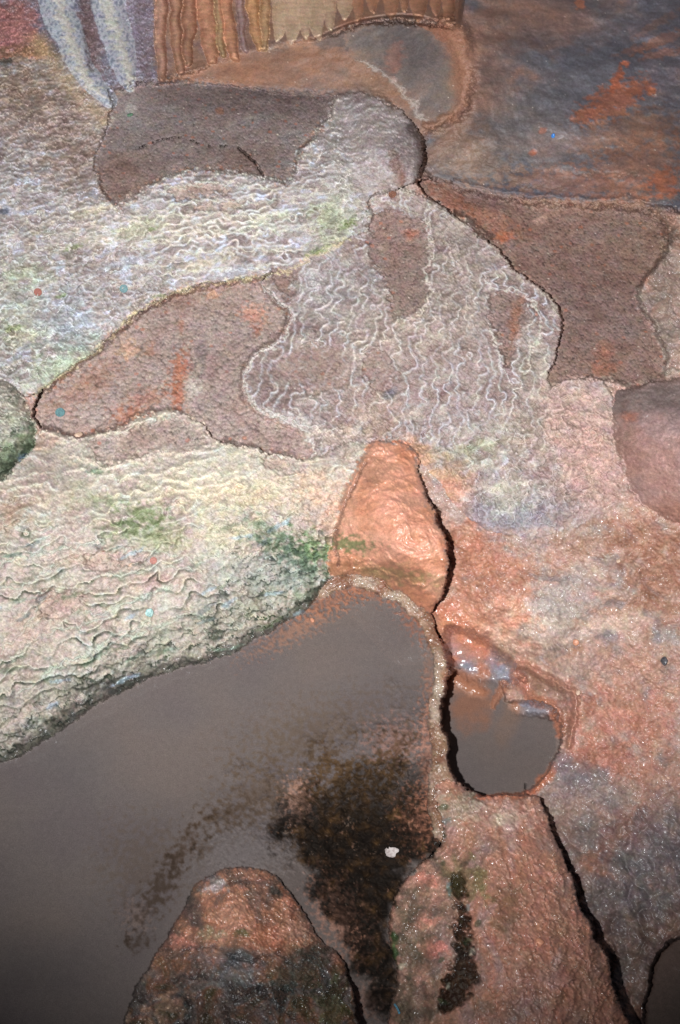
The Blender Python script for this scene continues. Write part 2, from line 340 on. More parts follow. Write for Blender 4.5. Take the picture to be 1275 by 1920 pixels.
P_DAM = [(628, 1080), (680, 1076), (730, 1096), (775, 1126), (806, 1150), (828, 1200), (842, 1250), (840, 1290), (822, 1335), (828, 1370), (850, 1396), (838, 1430), (850, 1465), (890, 1492), (860, 1540), (832, 1590), (806, 1550), (800, 1480), (810, 1420), (802, 1370), (804, 1320), (818, 1260), (806, 1210), (782, 1165), (748, 1134), (690, 1106), (640, 1100), (600, 1130), (596, 1110)]
P_POOL = [(-460, 1620), (0, 1430), (60, 1408), (120, 1368), (190, 1312), (260, 1278), (330, 1256), (400, 1238), (480, 1200), (560, 1150), (600, 1118), (640, 1092), (690, 1100), (750, 1128), (785, 1160), (812, 1210), (822, 1260), (808, 1320), (808, 1370), (814, 1420), (804, 1480), (815, 1540), (836, 1578), (775, 1630), (740, 1690), (730, 1740), (745, 1800), (752, 1850), (728, 1900), (720, 2400), (-460, 2400)]
P_MOUND = [(190, 2400), (228, 1920), (250, 1862), (285, 1800), (330, 1730), (360, 1664), (400, 1638), (440, 1624), (490, 1627), (530, 1655), (562, 1702), (590, 1750), (640, 1796), (660, 1850), (668, 1900), (690, 2400)]
P_FRONT = [(828, 1590), (835, 1545), (812, 1500), (815, 1472), (850, 1462), (885, 1490), (940, 1494), (1005, 1488), (1020, 1515), (1040, 1570), (1070, 1640), (1086, 1700), (1110, 1750), (1140, 1800), (1156, 1870), (1187, 1930), (1280, 2400), (715, 2400), (724, 1900), (750, 1850), (742, 1800), (726, 1740), (736, 1690), (772, 1630)]
P_SPOOL = [(838, 1262), (870, 1250), (905, 1266), (935, 1276), (950, 1318), (1000, 1326), (1050, 1345), (1054, 1400), (1030, 1440), (1012, 1470), (985, 1486), (900, 1494), (860, 1478), (838, 1430), (848, 1395), (826, 1365), (822, 1335), (838, 1290)]
P_CORNER = [(1200, 2400), (1204, 1925), (1210, 1860), (1226, 1792), (1262, 1756), (1400, 1720), (1760, 1700), (1760, 2400)]

# ------------------------------------------------------------------ the surfaces
IDS.append('cave_floor')
# base slope over the whole area
w = window(-1e4, -1e4, 1e4, 1e4)
Z[:] = samp(rbf([(-400, 1000, .2), (0, 200, .35), (640, 100, .34), (640, 600, .22), (700, 900, .14), (860, 1000, .06), (900, 1150, .0), (870, 1190, -.05), (940, 1262, -.125), (880, 1160, -.03), (1000, 1100, .04), (1080, 1300, -.02), (1060, 1500, -.09), (1060, 1700, -.11), (1160, 1900, -.14), (1275, 1000, .13), (1275, 1300, .06), (1275, 1600, -.05), (1275, 1880, -.14), (1200, 800, .17), (1275, 560, .24), (1650, 1000, .3), (1650, 1500, .2), (1650, 2200, .0), (900, 1650, -.12), (800, 1900, -.2)]), S, T)
d, c, r = t_floor(w); D[:] = d; COL[:] = c; RO[:] = r
layer('rock_wall', P_UPWALL, [(800, 330, .24), (880, 350, .235), (1060, 378, .225), (1275, 390, .23), (1700, 420, .3), (860, 100, .42), (880, 200, .33), (1000, 200, .4), (1150, 200, .46), (1275, 200, .52), (1700, 150, .8), (870, -50, .6), (1050, 0, .68), (1275, 0, .78), (870, -350, 1.1), (1275, -350, 1.4), (1700, -350, 1.6)],
      t_smooth([(146, 110, 94), (128, 106, 98), (106, 98, 98), (94, 92, 98), (88, 88, 98)], .009, 12, .6, 80, .0005, 7, grain=.2), zb=9, cb=12)
layer('right_basin', P_RBASIN, [(800, 340, .215), (1060, 380, .2), (1240, 400, .21), (1240, 700, .18), (1030, 720, .165), (900, 450, .19), (1060, 600, .17)],
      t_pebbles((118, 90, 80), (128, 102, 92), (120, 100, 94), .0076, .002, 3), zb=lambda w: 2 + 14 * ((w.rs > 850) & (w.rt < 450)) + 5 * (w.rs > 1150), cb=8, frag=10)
layer('boulder', P_BOULDER, [(1150, 745, .2), (1150, 840, .19), (1180, 900, .16), (1275, 985, .15), (1275, 720, .26), (1275, 850, .28), (1700, 700, .45), (1700, 1000, .35)],
      t_smooth([(150, 126, 122), (160, 134, 130), (172, 134, 124), (166, 118, 102)], .006, 24, .45, 110, .0010, 10, grain=.2), zb=3, cb=10, edge=(26, .02))
ph_left = lambda w: (w.y * -1.0 + w.x * .25)
layer('streaked_wall', P_STREAK, [(-440, 100, wz(-440, 100, 2.2)), (0, 108, .36), (210, 190, .33), (300, 150, .335), (290, 0, wz(290, 0, 2.36)), (0, 0, wz(0, 0, 2.32)), (290, -330, wz(290, -330, 2.45)), (-440, -330, wz(-440, -330, 2.3))],
      t_gours(lambda w: w.x * .5 + .15 * w.y, .02, .005, 1.2, 310, [(120, 98, 100), (138, 118, 124), (118, 116, 132)], [(190, 182, 188), (182, 184, 202), (168, 160, 172)], 2.2, .0008, .009, scallop=.8, net=.9, nsize=.011, ang=-60, asp=1.2), zb=3, cb=5)
layer('curtain', P_CURTAIN, [(290, 150, .33), (400, 122, .335), (510, 84, .35), (640, 50, .4), (760, 30, .42), (860, 60, .43), (290, 0, wz(290, 0, 2.36)), (500, 0, wz(500, 0, 2.4)), (700, -20, wz(700, -20, 2.42)), (860, -20, wz(860, -20, 2.4)), (290, -330, wz(290, -330, 2.4)), (860, -330, wz(860, -330, 2.4))],
      t_smooth([(150, 116, 98), (158, 124, 106), (146, 118, 110), (166, 130, 108)], .004, 22, .55, 120, .0005, 10), zb=7, cb=5, raw=True, frag=4)
layer('ledge', P_LEDGE, [(300, 150, .318), (440, 100, .335), (600, 74, .37), (700, 40, .41), (820, 60, .425), (875, 60, .44), (884, 110, .42), (880, 170, .375), (865, 215, .335), (830, 200, .335), (800, 240, .31), (700, 180, .315), (560, 176, .305), (450, 160, .31)],
      t_smooth([(142, 100, 78), (150, 108, 86), (134, 104, 90), (120, 98, 88)], .0022, 18, .62, 130, .0003, 11), zb=lambda w: 7 + 6 * ss(790, 840, w.rs), cb=14, frag=8)
layer('bowl', P_BOWL, None,
      t_smooth([(122, 102, 94), (106, 94, 90), (114, 98, 88), (136, 108, 90)], .002, 16, .6, 140, .0003, 9), zb=16, cb=20, frag=6)
layer('upper_basin', P_UBASIN, [(200, 170, .3), (640, 172, .3), (210, 390, .285), (550, 345, .285)],
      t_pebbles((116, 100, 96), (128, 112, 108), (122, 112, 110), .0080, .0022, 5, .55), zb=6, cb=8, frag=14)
layer('left_terrace', P_LEFT, [(-440, 150, .42), (0, 110, .36), (190, 200, .325), (172, 300, .305), (210, 390, .305), (300, 336, .312), (400, 316, .312), (550, 345, .315), (625, 205, .33), (640, 300, .34), (690, 370, .3), (690, 430, .24), (540, 508, .2), (400, 530, .19), (260, 580, .185), (130, 690, .18), (50, 746, .175), (0, 600, .24), (200, 480, .25), (400, 430, .27), (-440, 690, .3), (60, 350, .32), (200, 640, .178), (340, 542, .185), (470, 522, .193), (90, 718, .174)],
      t_gours(ph_left, .022, .0080, .85, 320, [(140, 122, 118), (154, 138, 134), (168, 156, 152)], [(222, 218, 218), (234, 234, 240), (240, 224, 208), (220, 226, 244)], 2.8, .0018, .0075, scallop=1.0, rimamt=1.0, net=lambda w: .75 - .65 * ss(230, 330, w.rs) * ss(560, 500, w.rt) * ss(600, 540, w.rs), nsize=.019, ang=-72, asp=1.4, lee=lambda w: .3 + .35 * ss(.1, .5, fbm(w.x * 8, w.y * 8, 2, 77)) * ss(330, 420, w.rt), leec=((112, 104, 108), (108, 112, 96), (116, 108, 112))), zb=lambda w: np.where((w.rt < 402) & (w.rs > 150) & (w.rs < 650), 6, 1.8), cb=6, edge=(6, .003), frag=11)  # lee tint paints crevice shade below the rims
layer('knob', P_KNOB, [(640, 172, .325), (700, 178, .335), (785, 240, .335), (796, 290, .335), (782, 345, .305), (700, 370, .29), (655, 270, .335), (725, 260, .365), (750, 300, .37)],
      t_gours(lambda w: w.x * .6 - w.y * .5, .028, .0075, 1.0, 330, [(166, 148, 142), (172, 156, 152), (162, 148, 148)], [(200, 190, 186), (192, 184, 184)], 3.2, .0014, .006, scallop=.8, rimamt=.9, net=.55, nsize=.02, ang=-50), zb=lambda w: 2 + 22 * ss(748, 705, w.rs), cb=8)
layer('centre_slope', P_CENTRE, [(690, 374, .27), (740, 352, .28), (850, 400, .255), (970, 514, .225), (1058, 598, .215), (1020, 730, .18), (1150, 720, .19), (1180, 900, .155), (1000, 1010, .1), (860, 960, .1), (740, 830, .14), (588, 862, .16), (465, 766, .175), (552, 592, .19), (486, 522, .2), (694, 430, .23), (760, 600, .225), (800, 750, .17), (900, 600, .22), (900, 850, .14)],
      t_gours(lambda w: w.x * .97 - w.y * .1, .023, .0095, .8, 340, [(144, 120, 114), (156, 134, 128), (164, 144, 138)], [(204, 198, 198), (216, 214, 220), (214, 204, 194)], 2.7, .0026, .0078, scallop=.9, rimamt=1.0, net=lambda w: .12 + .6 * ss(720, 860, w.rt) + .35 * ss(.0, .4, fbm(w.x * 8, w.y * 8, 2, 78)) * ss(700, 500, w.rt), nsize=.018, ang=-25, asp=2.2, lee=lambda w: .35 + 0 * w.s, leec=((104, 92, 94), (116, 104, 104), (124, 106, 96))), zb=lambda w: 1.8 + 44 * ss(760, 880, w.rt) * ss(700, 800, w.rs), cb=6, edge=(6, .003))  # lee tint paints the shading of faces turned away below the rims
layer('mid_basin', P_MBASIN, [(56, 752, .166), (130, 692, .176), (200, 640, .178), (260, 582, .181), (350, 540, .185), (490, 520, .193), (590, 860, .152), (100, 810, .15), (300, 770, .152), (552, 592, .178)],
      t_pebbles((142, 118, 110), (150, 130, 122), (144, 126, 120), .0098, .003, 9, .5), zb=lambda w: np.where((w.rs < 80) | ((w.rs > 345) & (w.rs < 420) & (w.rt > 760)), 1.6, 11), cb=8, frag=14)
layer('lower_terrace', P_LOWER, [(-440, 880, .32), (0, 890, .23), (70, 808, .19), (200, 808, .175), (340, 770, .175), (410, 832, .185), (590, 862, .165), (690, 826, .155), (684, 870, .14), (632, 980, .1), (628, 1040, .05), (640, 1088, .012), (600, 1122, .004), (480, 1204, .0), (330, 1258, .0), (190, 1316, .0), (60, 1410, .0), (0, 1434, .0), (-440, 1600, .0), (0, 1150, .15), (200, 1000, .175), (300, 1100, .12), (480, 1000, .14), (500, 1120, .055), (200, 1200, .088), (0, 1320, .085), (60, 1362, .046), (190, 1266, .052), (330, 1208, .052), (480, 1150, .05), (575, 1098, .042)],
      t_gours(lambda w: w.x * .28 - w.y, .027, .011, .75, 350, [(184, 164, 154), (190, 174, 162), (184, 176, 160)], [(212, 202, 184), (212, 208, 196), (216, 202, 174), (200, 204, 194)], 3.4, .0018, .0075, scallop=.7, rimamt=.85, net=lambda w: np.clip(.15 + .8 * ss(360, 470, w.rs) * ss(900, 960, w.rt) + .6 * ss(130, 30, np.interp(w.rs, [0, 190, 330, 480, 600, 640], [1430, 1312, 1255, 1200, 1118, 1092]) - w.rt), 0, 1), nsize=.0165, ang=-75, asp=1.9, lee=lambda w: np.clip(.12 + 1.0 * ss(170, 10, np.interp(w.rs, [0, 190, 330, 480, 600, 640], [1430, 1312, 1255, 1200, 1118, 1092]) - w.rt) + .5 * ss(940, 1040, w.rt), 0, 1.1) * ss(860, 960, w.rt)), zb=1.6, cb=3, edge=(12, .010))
layer('nose', P_NOSE, [(-440, 700, .33), (0, 706, .235), (52, 758, .215), (66, 810, .21), (0, 905, .2), (-440, 950, .30), (0, 800, .24)],
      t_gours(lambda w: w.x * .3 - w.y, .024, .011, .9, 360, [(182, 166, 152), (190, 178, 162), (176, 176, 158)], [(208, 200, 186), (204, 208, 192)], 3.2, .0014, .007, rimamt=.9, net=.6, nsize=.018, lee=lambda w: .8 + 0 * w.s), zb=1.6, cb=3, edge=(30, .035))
# pool bed
layer('pool_bed', P_POOL, [(-440, 1500, -.04), (0, 1440, -.008), (260, 1285, -.006), (480, 1206, -.006), (640, 1100, -.004), (785, 1160, -.008), (812, 1300, -.01), (806, 1480, -.012), (600, 1300, -.03), (300, 1500, -.05), (500, 1500, -.045), (680, 1600, -.09), (700, 1850, -.09), (400, 1600, -.03), (200, 1700, -.06), (-440, 2300, -.1), (640, 1760, -.03)],
      t_silt, zb=1.5, cb=3)
def t_cone(w):
    x, y = w.x, w.y
    ux = x + .01 * pn(x * 30, y * 30, 210); uy = y + .01 * pn(x * 30, y * 30, 211)
    d = .0030 * ridged(ux * 36, uy * 36, 3, 212) + .0012 * fbm(x * 130, y * 130, 3, 213)
    c = ramp(fbm(x * 16, y * 22, 4, 214), [(192, 122, 90), (210, 140, 106), (218, 150, 122), (206, 150, 120)], -.7, .7) * (1 + .1 * fbm(x * 160, y * 160, 3, 215))[..., None]
    return d, c, .42 + .1 * pn(x * 40, y * 40, 216)
layer('cone', P_CONE, [(690, 830, .175), (740, 824, .17), (790, 860, .165), (800, 930, .17), (842, 1030, .165), (832, 1110, .1), (802, 1156, .02), (722, 1102, .02), (650, 1092, .018), (614, 1060, .05), (628, 1000, .1), (664, 880, .165), (740, 950, .2), (750, 1040, .17), (770, 1100, .09)], t_cone, zb=lambda w: np.where((w.rs < 700) & (w.rt < 1040), 7, 1.6), cb=5, edge=(14, .012), frag=7)
def t_dam(w):
    pb, e, cid = pebble(w, .0075, .0035, 17)
    c = ramp(fbm(w.x * 24, w.y * 24, 4, 220), [(132, 92, 70), (152, 120, 98), (168, 146, 128)], -.6, .6) * (.6 + .4 * ss(0, .4, e))[..., None]  # gaps between the knobs darkened as painted shade
    return pb + .003 * fbm(w.x * 50, w.y * 50, 3, 221), c, .22 + .25 * cid
layer('dam', P_DAM, [(600, 1120, .0), (640, 1090, .012), (730, 1110, .012), (800, 1160, .012), (838, 1260, .014), (815, 1350, .012), (845, 1396, .014), (825, 1450, .014), (850, 1500, .02), (830, 1585, .015)], t_dam, zb=1.5, cb=2.5, edge=(9, .01))
layer('small_pool_bed', P_SPOOL, [(838, 1262, -.135), (1054, 1345, -.135), (1000, 1480, -.14), (850, 1470, -.14), (940, 1380, -.16)], t_silt, zb=3, cb=8)
_y0 = at(900, 1268, -.13).y
def _shelf(s_, t_): return (s_, t_, -.136 + .60 * (at(s_, t_, -.1).y - _y0))  # plane tilted toward the camera so the flash glares off it
def t_shelf(w):
    n = fbm(w.x * 40, w.y * 40, 3, 370)
    return .0022 * n + .0006 * fbm(w.x * 150, w.y * 150, 2, 371), ramp(fbm(w.x * 22, w.y * 22, 3, 372), [(168, 110, 88), (142, 128, 130), (132, 130, 140)], -.5, .3), .2 + .1 * n  # grey-blue end of the ramp paints flash glare on wet mud
layer('shelf', [(836, 1176), (868, 1182), (900, 1196), (945, 1238), (992, 1268), (960, 1286), (905, 1272), (862, 1262), (842, 1240)], [_shelf(a, b) for a in (820, 880, 940, 1000) for b in (1170, 1220, 1280)], t_shelf, zb=10, cb=10, new_id=False)
layer('shelf_low', [(955, 1312), (1000, 1316), (1040, 1330), (1050, 1350), (1000, 1338), (955, 1336)], [(a, b, _shelf(a, b)[2] + .030) for a in (940, 1000, 1060) for b in (1300, 1320, 1350)], t_shelf, zb=6, cb=6, new_id=False)
def t_mound(w):
    x, y = w.x, w.y
    ux = x + .012 * pn(x * 26, y * 26, 230); uy = y + .012 * pn(x * 26, y * 26, 231)
    cx = at(480, 1640, 0); rr = np.sqrt((x - cx.x) ** 2 + (y - (at(480, 1900, 0).y)) ** 2)
    g, rim, f = gour(w, rr, .03, .009, 1.0, 232, 2.6, .7, .4, .018, 90)
    pb, e, cid = pebble(w, .0055, .0025, 233)
    d = g + pb * 1.4 + .007 * ridged(ux * 22, uy * 22, 4, 234) + .0022 * fbm(x * 150, y * 150, 2, 235)
    c = ramp(fbm(ux * 17, uy * 17, 4, 236), [(70, 66, 62), (122, 92, 80), (172, 114, 88), (190, 134, 108)], -.8, .5)
    dk = ss(1740, 1860, w.rt + 40 * pn(x * 14, y * 14, 237))
    c = mix(c, ramp(fbm(ux * 32, uy * 32, 4, 238), [(30, 32, 34), (56, 62, 62), (92, 90, 90), (112, 76, 58), (60, 58, 36)], -.7, .7), dk * .9)
    c = mix(c, lin((186, 166, 150)), specks(w, .012, 239, .3, .16) * .5) * (1 + .22 * fbm(x * 180, y * 180, 2, 240))[..., None]
    return d, c, .2 + .15 * cid
layer('mound', P_MOUND, [(190, 2300, .02), (228, 1920, .0), (285, 1800, .0), (360, 1664, .0), (440, 1624, .0), (530, 1655, .0), (590, 1750, .0), (660, 1850, .0), (690, 2300, .02), (450, 1720, .07), (460, 1850, .12), (480, 2100, .16)], t_mound, zb=1.6, cb=2.5, edge=(14, .012))
def t_front(w):
    x, y = w.x, w.y
    ux = x + .012 * pn(x * 20, y * 20, 250); uy = y + .012 * pn(x * 20, y * 20, 251)
    g, rim, f = gour(w, x * 1.0 - y * .12, .024, .010, .8, 252, 2.8, .8, .75, .015, -8, 1.9)
    sc = ss(820, 980, w.rs)
    pb, e, cid = pebble(w, .006, .0026, 253)
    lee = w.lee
    d = g * (.35 + .65 * sc) + pb * (1 - .65 * sc) + .004 * ridged(ux * 24, uy * 12, 3, 254) + .001 * fbm(x * 170, y * 170, 3, 255)
    c = ramp(fbm(ux * 18, uy * 11, 4, 256), [(150, 122, 116), (168, 118, 98), (184, 122, 98), (176, 138, 130)], -.75, .75)
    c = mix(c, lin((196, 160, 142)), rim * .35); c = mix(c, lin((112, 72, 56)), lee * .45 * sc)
    lf = 1 - ss(800, 900, w.rs + 40 * pn(x * 12, y * 12, 257))
    c = mix(c, ramp(fbm(ux * 36, uy * 36, 4, 258), [(78, 74, 62), (120, 100, 84), (160, 120, 102), (186, 140, 122)], -.7, .6), lf * .75)
    c = mix(c, lin((206, 190, 172)), specks(w, .013, 259, .25, .14) * .5) * (1 + .18 * fbm(x * 190, y * 190, 2, 260))[..., None]
    return d, c, .42 + .12 * cid
layer('front_mound', P_FRONT, [(828, 1590, .0), (812, 1500, .01), (885, 1490, .01), (1005, 1488, -.02), (1040, 1570, .02), (1086, 1700, .05), (1140, 1800, .05), (1187, 1930, .05), (1280, 2300, .1), (720, 2300, .0), (724, 1900, .0), (750, 1850, .0), (726, 1740, .0), (772, 1630, .0), (920, 1600, .06), (950, 1800, .12), (900, 2100, .15), (820, 1800, .04)], t_front, zb=1.5, cb=2.5, edge=(22, .02))
layer('corner_pool_bed', P_CORNER, [(1204, 1925, -.19), (1262, 1756, -.19), (1700, 1720, -.19), (1700, 2300, -.2)], t_smooth([(84, 70, 66), (92, 78, 72), (100, 82, 76)], .0015, 14, .8, 150, .0002, 8, speck=False), zb=4, cb=6)

# ---- columns and tongues of the back wall
def t_col(w, col):
    n = fbm(w.x * 26, w.y * 26, 3, 270)
    rings = .07 * np.sin(w.rt * .75 + 4 * pn(w.rs / 30, w.rt / 22, 271))
    return lin(col) * (1 + .16 * n + rings)[..., None]
cols = [((306, -300), (300, 50), (304, 146), (15, 13, 7), (170, 128, 108)), ((334, -300), (326, 40), (340, 134), (17, 13, 8), (164, 122, 100)), ((362, -300), (356, 20), (352, 120), (12, 15, 7), (158, 114, 92)), ((376, -300), (384, 10), (392, 70), (398, 112), (24, 20, 17, 10), (182, 130, 102)),
        ((412, -300), (408, 30), (416, 104), (12, 10, 6), (164, 134, 100)), ((414, -300), (419, -10), (430, 60), (440, 108), (13, 14, 15, 10), (186, 132, 102)), ((450, -300), (451, 20), (460, 94), (10, 9, 6), (152, 128, 126)),
        ((470, -300), (472, 0), (480, 60), (486, 90), (16, 13, 10, 6), (194, 146, 104)), ((500, -300), (495, 10), (497, 90), (12, 10, 8), (182, 146, 110))]
cols = [(list(c[:-2]), None, None, c[-2], c[-1]) for c in cols]
for a, b, c_, wd_, cl in cols:
    stroke(a, wd_, .034, tuple(min(255, int(v * 1.16)) for v in cl), 1, tube=True, texture=t_col, rough=.5, new_id='curtain_column', raw=True)
rt = np.random.RandomState(5)
for i, (x, y, wd_) in enumerate([(522, 74, 13), (545, 80, 17), (574, 70, 12), (597, 72, 15), (622, 56, 11), (645, 34, 15), (672, 38, 11), (700, 22, 16), (733, 34, 13), (757, 20, 12), (786, 38, 17), (818, 28, 12), (842, 48, 10)]):
    stroke([(x + rt.randint(-8, 9), -320), (x + rt.randint(-5, 6), y - 60), (x, y)], (wd_ * 1.5, wd_ * 1.45, wd_ * 1.05, 4), .012 + .010 * rt.rand(), (222, 192, 162) if x < 650 else (200, 146, 116), .95, tube=True, texture=t_col, rough=.5, new_id='curtain_fold')
def t_tongue(w, col):
    n = ridged(w.x * 120, w.y * 60, 2, 275)
    return mix(lin(col) * np.ones(w.x.shape + (1,), F4), lin((112, 120, 140)), ss(.9, -.1, n) * .75)
stroke([(60, -300), (98, 0), (128, 60), (150, 130), (208, 192)], (40, 36, 30, 22, 12), .016, (196, 198, 206), .9, tube=True, texture=t_tongue, new_id='tongue')
stroke([(190, -300), (200, 0), (222, 80), (243, 162)], (42, 36, 28, 12), .016, (196, 196, 204), .9, tube=True, texture=t_tongue, new_id='tongue')
stroke([(80, -300), (104, 0), (135, 80), (158, 150), (196, 186)], (8, 9, 10, 7, 4), .002, (226, 216, 190), .55, wob=9)
stroke([(185, -300), (198, 0), (216, 60), (236, 110), (244, 158)], (10, 10, 9, 6), .002, (228, 222, 200), .55, wob=9)
stroke([(150, -50), (166, 60), (172, 130)], (12, 10, 6), -.01, (110, 84, 78), .5)
stroke([(262, -50), (266, 60), (276, 150)], (14, 12, 8), -.006, (126, 96, 92), .5)
# ------------------------------------------------------------------ hollows and patches that belong to one formation
def patch(poly, fn, dz_=-.006, zb=4, cb=6, only=None, amt=1.0):
    xs = [p[0] for p in poly]; ys = [p[1] for p in poly]
    w = window(min(xs) - 26, min(ys) - 26, max(xs) + 26, max(ys) + 26)
    w.sd = samp(sdf_img(poly, 1), w.s, w.t) + 9 * pn(w.x * 40, w.y * 40, 66) + 7 * pn(w.x * 110, w.y * 110, 67); za = ss(-zb, zb, w.sd) * amt; ca = ss(-cb, cb, w.sd + 6 * pn(w.x * 220, w.y * 220, 68)) * amt
    if only: o = np.isin(ID[w.sl], [IDS.index(n) for n in only]); za = za * o; ca = ca * o
    d, c, r = fn(w)
    D[w.sl] = mix1(D[w.sl], d + dz_, za); COL[w.sl] = mix(COL[w.sl], c, ca); RO[w.sl] = mix1(RO[w.sl], r, ca)
pb_dark = t_pebbles((122, 96, 88), (134, 110, 102), (122, 102, 98), .0072, .0024, 13)
patch([(705, 395), (760, 398), (800, 418), (812, 470), (798, 520), (812, 556), (770, 592), (740, 604), (733, 540), (700, 490), (684, 440)], pb_dark)
patch([(922, 545), (960, 543), (986, 565), (978, 600), (962, 640), (955, 704), (938, 660), (918, 600)], pb_dark)
patch([(990, 560), (1010, 565), (1012, 590), (992, 592)], pb_dark)
patch([(688, 655), (715, 648), (740, 688), (746, 722), (722, 742), (690, 722), (678, 690)], pb_dark, amt=.8)
patch([(512, 510), (545, 506), (552, 530), (540, 565), (515, 545)], pb_dark)
pb_pale = t_pebbles((146, 124, 114), (158, 138, 128), (156, 140, 132), .009, .0024, 15)
patch([(150, 832), (210, 822), (290, 790), (345, 782), (395, 830), (340, 842), (290, 838), (240, 862), (190, 868)], pb_pale, -.003)
patch([(470, 850), (540, 864), (600, 868), (560, 884), (500, 876)], pb_pale, -.003)
patch([(160, 1030), (230, 1030), (290, 1050), (220, 1068), (160, 1062)], pb_pale, -.004)
patch([(60, 1120), (120, 1100), (160, 1110), (150, 1150), (80, 1165)], pb_pale, -.004)
patch([(300, 355), (370, 342), (430, 350), (420, 366), (330, 372)], pb_pale, -.003)
patch([(365, 385), (430, 372), (470, 378), (440, 396), (370, 400)], pb_pale, -.003)
patch([(510, 690), (560, 650), (620, 640), (660, 690), (640, 740), (560, 735)], t_pebbles((134, 108, 98), (144, 120, 110), (138, 116, 108), .0085, .0024, 15), -.004, cb=10, amt=.7)
# rims drawn one by one where they lead the eye
def rims(lines, wid=4, h=.0035, col=(204, 198, 190), amt=.8, only=None, wob=7):
    for L in lines: stroke(L, [wid * k for k in (.4, .8, .6, .85, .5, .8, .35)], h, col, amt * .9, only=only, soft=.5, wob=wob)
rims([[(486, 522), (500, 552), (530, 570), (552, 592), (545, 615), (525, 640), (480, 664), (455, 700), (462, 735), (480, 765), (530, 788), (575, 812), (588, 860)],
      [(500, 770), (560, 795), (640, 812)], [(800, 420), (812, 470), (796, 500), (812, 560), (770, 600), (745, 606)], [(905, 520), (922, 545), (960, 541), (990, 556), (1020, 600), (1000, 650), (985, 700)], [(915, 600), (935, 670), (950, 700), (955, 720)]])
rims([[(740, 356), (790, 366), (830, 395), (870, 420)], [(860, 400), (925, 462), (968, 516), (1028, 554), (1056, 598)]], 5, .004, (184, 170, 156), .7)
rims([[(700, 372), (760, 388), (810, 420), (850, 470), (870, 520)], [(720, 360), (790, 380), (850, 425)]], 4, .003, (186, 172, 158), .6)
rims([[(205, 392), (262, 362), (300, 339), (345, 322), (400, 318), (490, 332), (552, 348), (556, 300), (600, 246), (622, 206), (634, 176)]], 5, .005, (214, 206, 196), .85)
rims([[(240, 420), (310, 385), (400, 370), (480, 380), (560, 372), (640, 350)], [(215, 440), (300, 405), (380, 400), (470, 408), (560, 400)], [(290, 360), (360, 345), (440, 342), (520, 356)],
      [(250, 470), (340, 440), (420, 430), (520, 440), (600, 420)], [(240, 500), (330, 480), (430, 470), (540, 468)], [(230, 540), (320, 512), (420, 505), (520, 500)]], 4, .004, (210, 204, 190), .7)
rims([[(262, 580), (350, 542), (400, 532), (480, 522), (540, 508), (600, 472), (660, 448)], [(60, 744), (130, 692), (200, 642), (262, 580)]], 5, .004, (206, 190, 152), .8)
rims([[(72, 812), (150, 826), (200, 812), (240, 794), (300, 773), (345, 772), (372, 790), (412, 834), (460, 838), (520, 856), (590, 864)],
      [(130, 860), (200, 872), (260, 860), (330, 850), (400, 840)], [(150, 845), (180, 876), (240, 868)]], 4.5, .004, (212, 196, 178), .75)
rims([[(0, 1052), (60, 1040), (120, 1030), (160, 1020), (200, 1015)], [(0, 1105), (40, 1100), (80, 1075), (130, 1045), (180, 1045)], [(20, 1240), (60, 1200), (110, 1180), (190, 1165), (240, 1130), (320, 1105)],
      [(0, 1220), (50, 1180), (80, 1130), (120, 1098)], [(160, 1150), (200, 1150), (260, 1120), (330, 1095)], [(210, 1035), (260, 1035), (300, 1030), (330, 1045)], [(0, 980), (60, 1000), (110, 985)], [(40, 1300), (110, 1240), (200, 1215), (280, 1180), (360, 1150)],
      [(200, 1080), (260, 1072), (320, 1062), (380, 1070)], [(80, 1260), (150, 1230), (220, 1190), (290, 1160)]], 4.5, .004, (190, 198, 182), .5, only=['lower_terrace'])
rims([[(960, 372), (1060, 383), (1140, 384), (1200, 380), (1240, 402), (1265, 430), (1300, 450)]], 7, .006, (158, 122, 102), .8)
rims([[(1196, 530), (1198, 562), (1222, 602), (1238, 635), (1252, 664), (1250, 700)], [(1268, 430), (1250, 480), (1245, 520), (1256, 560), (1255, 600), (1280, 640)], [(1240, 690), (1262, 700), (1290, 690)]], 6, .005, (170, 156, 144), .9)
# streak of flowstone across the bowl
stroke([(676, 114), (710, 132), (740, 152), (762, 185), (786, 208), (797, 226)], (3, 4.5, 5, 6, 4), .004, (172, 158, 148), .8, wob=6)
stroke([(797, 236), (812, 238), (826, 226), (846, 218)], (6, 8, 8, 5), .008, (150, 108, 86), .8)
stroke([(832, 44), (862, 100), (874, 150), (868, 210), (850, 222)], (16, 20, 20, 16, 10), .008, (160, 106, 80), .55, soft=.9)
stroke([(862, 30), (888, 60), (884, 130), (882, 200), (842, 260), (800, 300)], (20, 20, 16, 14, 14, 10), .006, (148, 104, 84), .55, soft=.9)
# knob: dark brownish right flank
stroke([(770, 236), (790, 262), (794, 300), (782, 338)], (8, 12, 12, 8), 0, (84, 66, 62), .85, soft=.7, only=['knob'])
stroke([(742, 305), (748, 330), (752, 346)], (8, 10, 6), 0, (134, 80, 52), .7, soft=.8, only=['knob'])
stain(752, 285, 26, 40, 10, (124, 108, 110), .5, .6, 60, .4, only=['knob'])
stroke([(735, 288), (742, 296), (736, 304)], (6, 7, 5), .004, (120, 92, 82), .6)
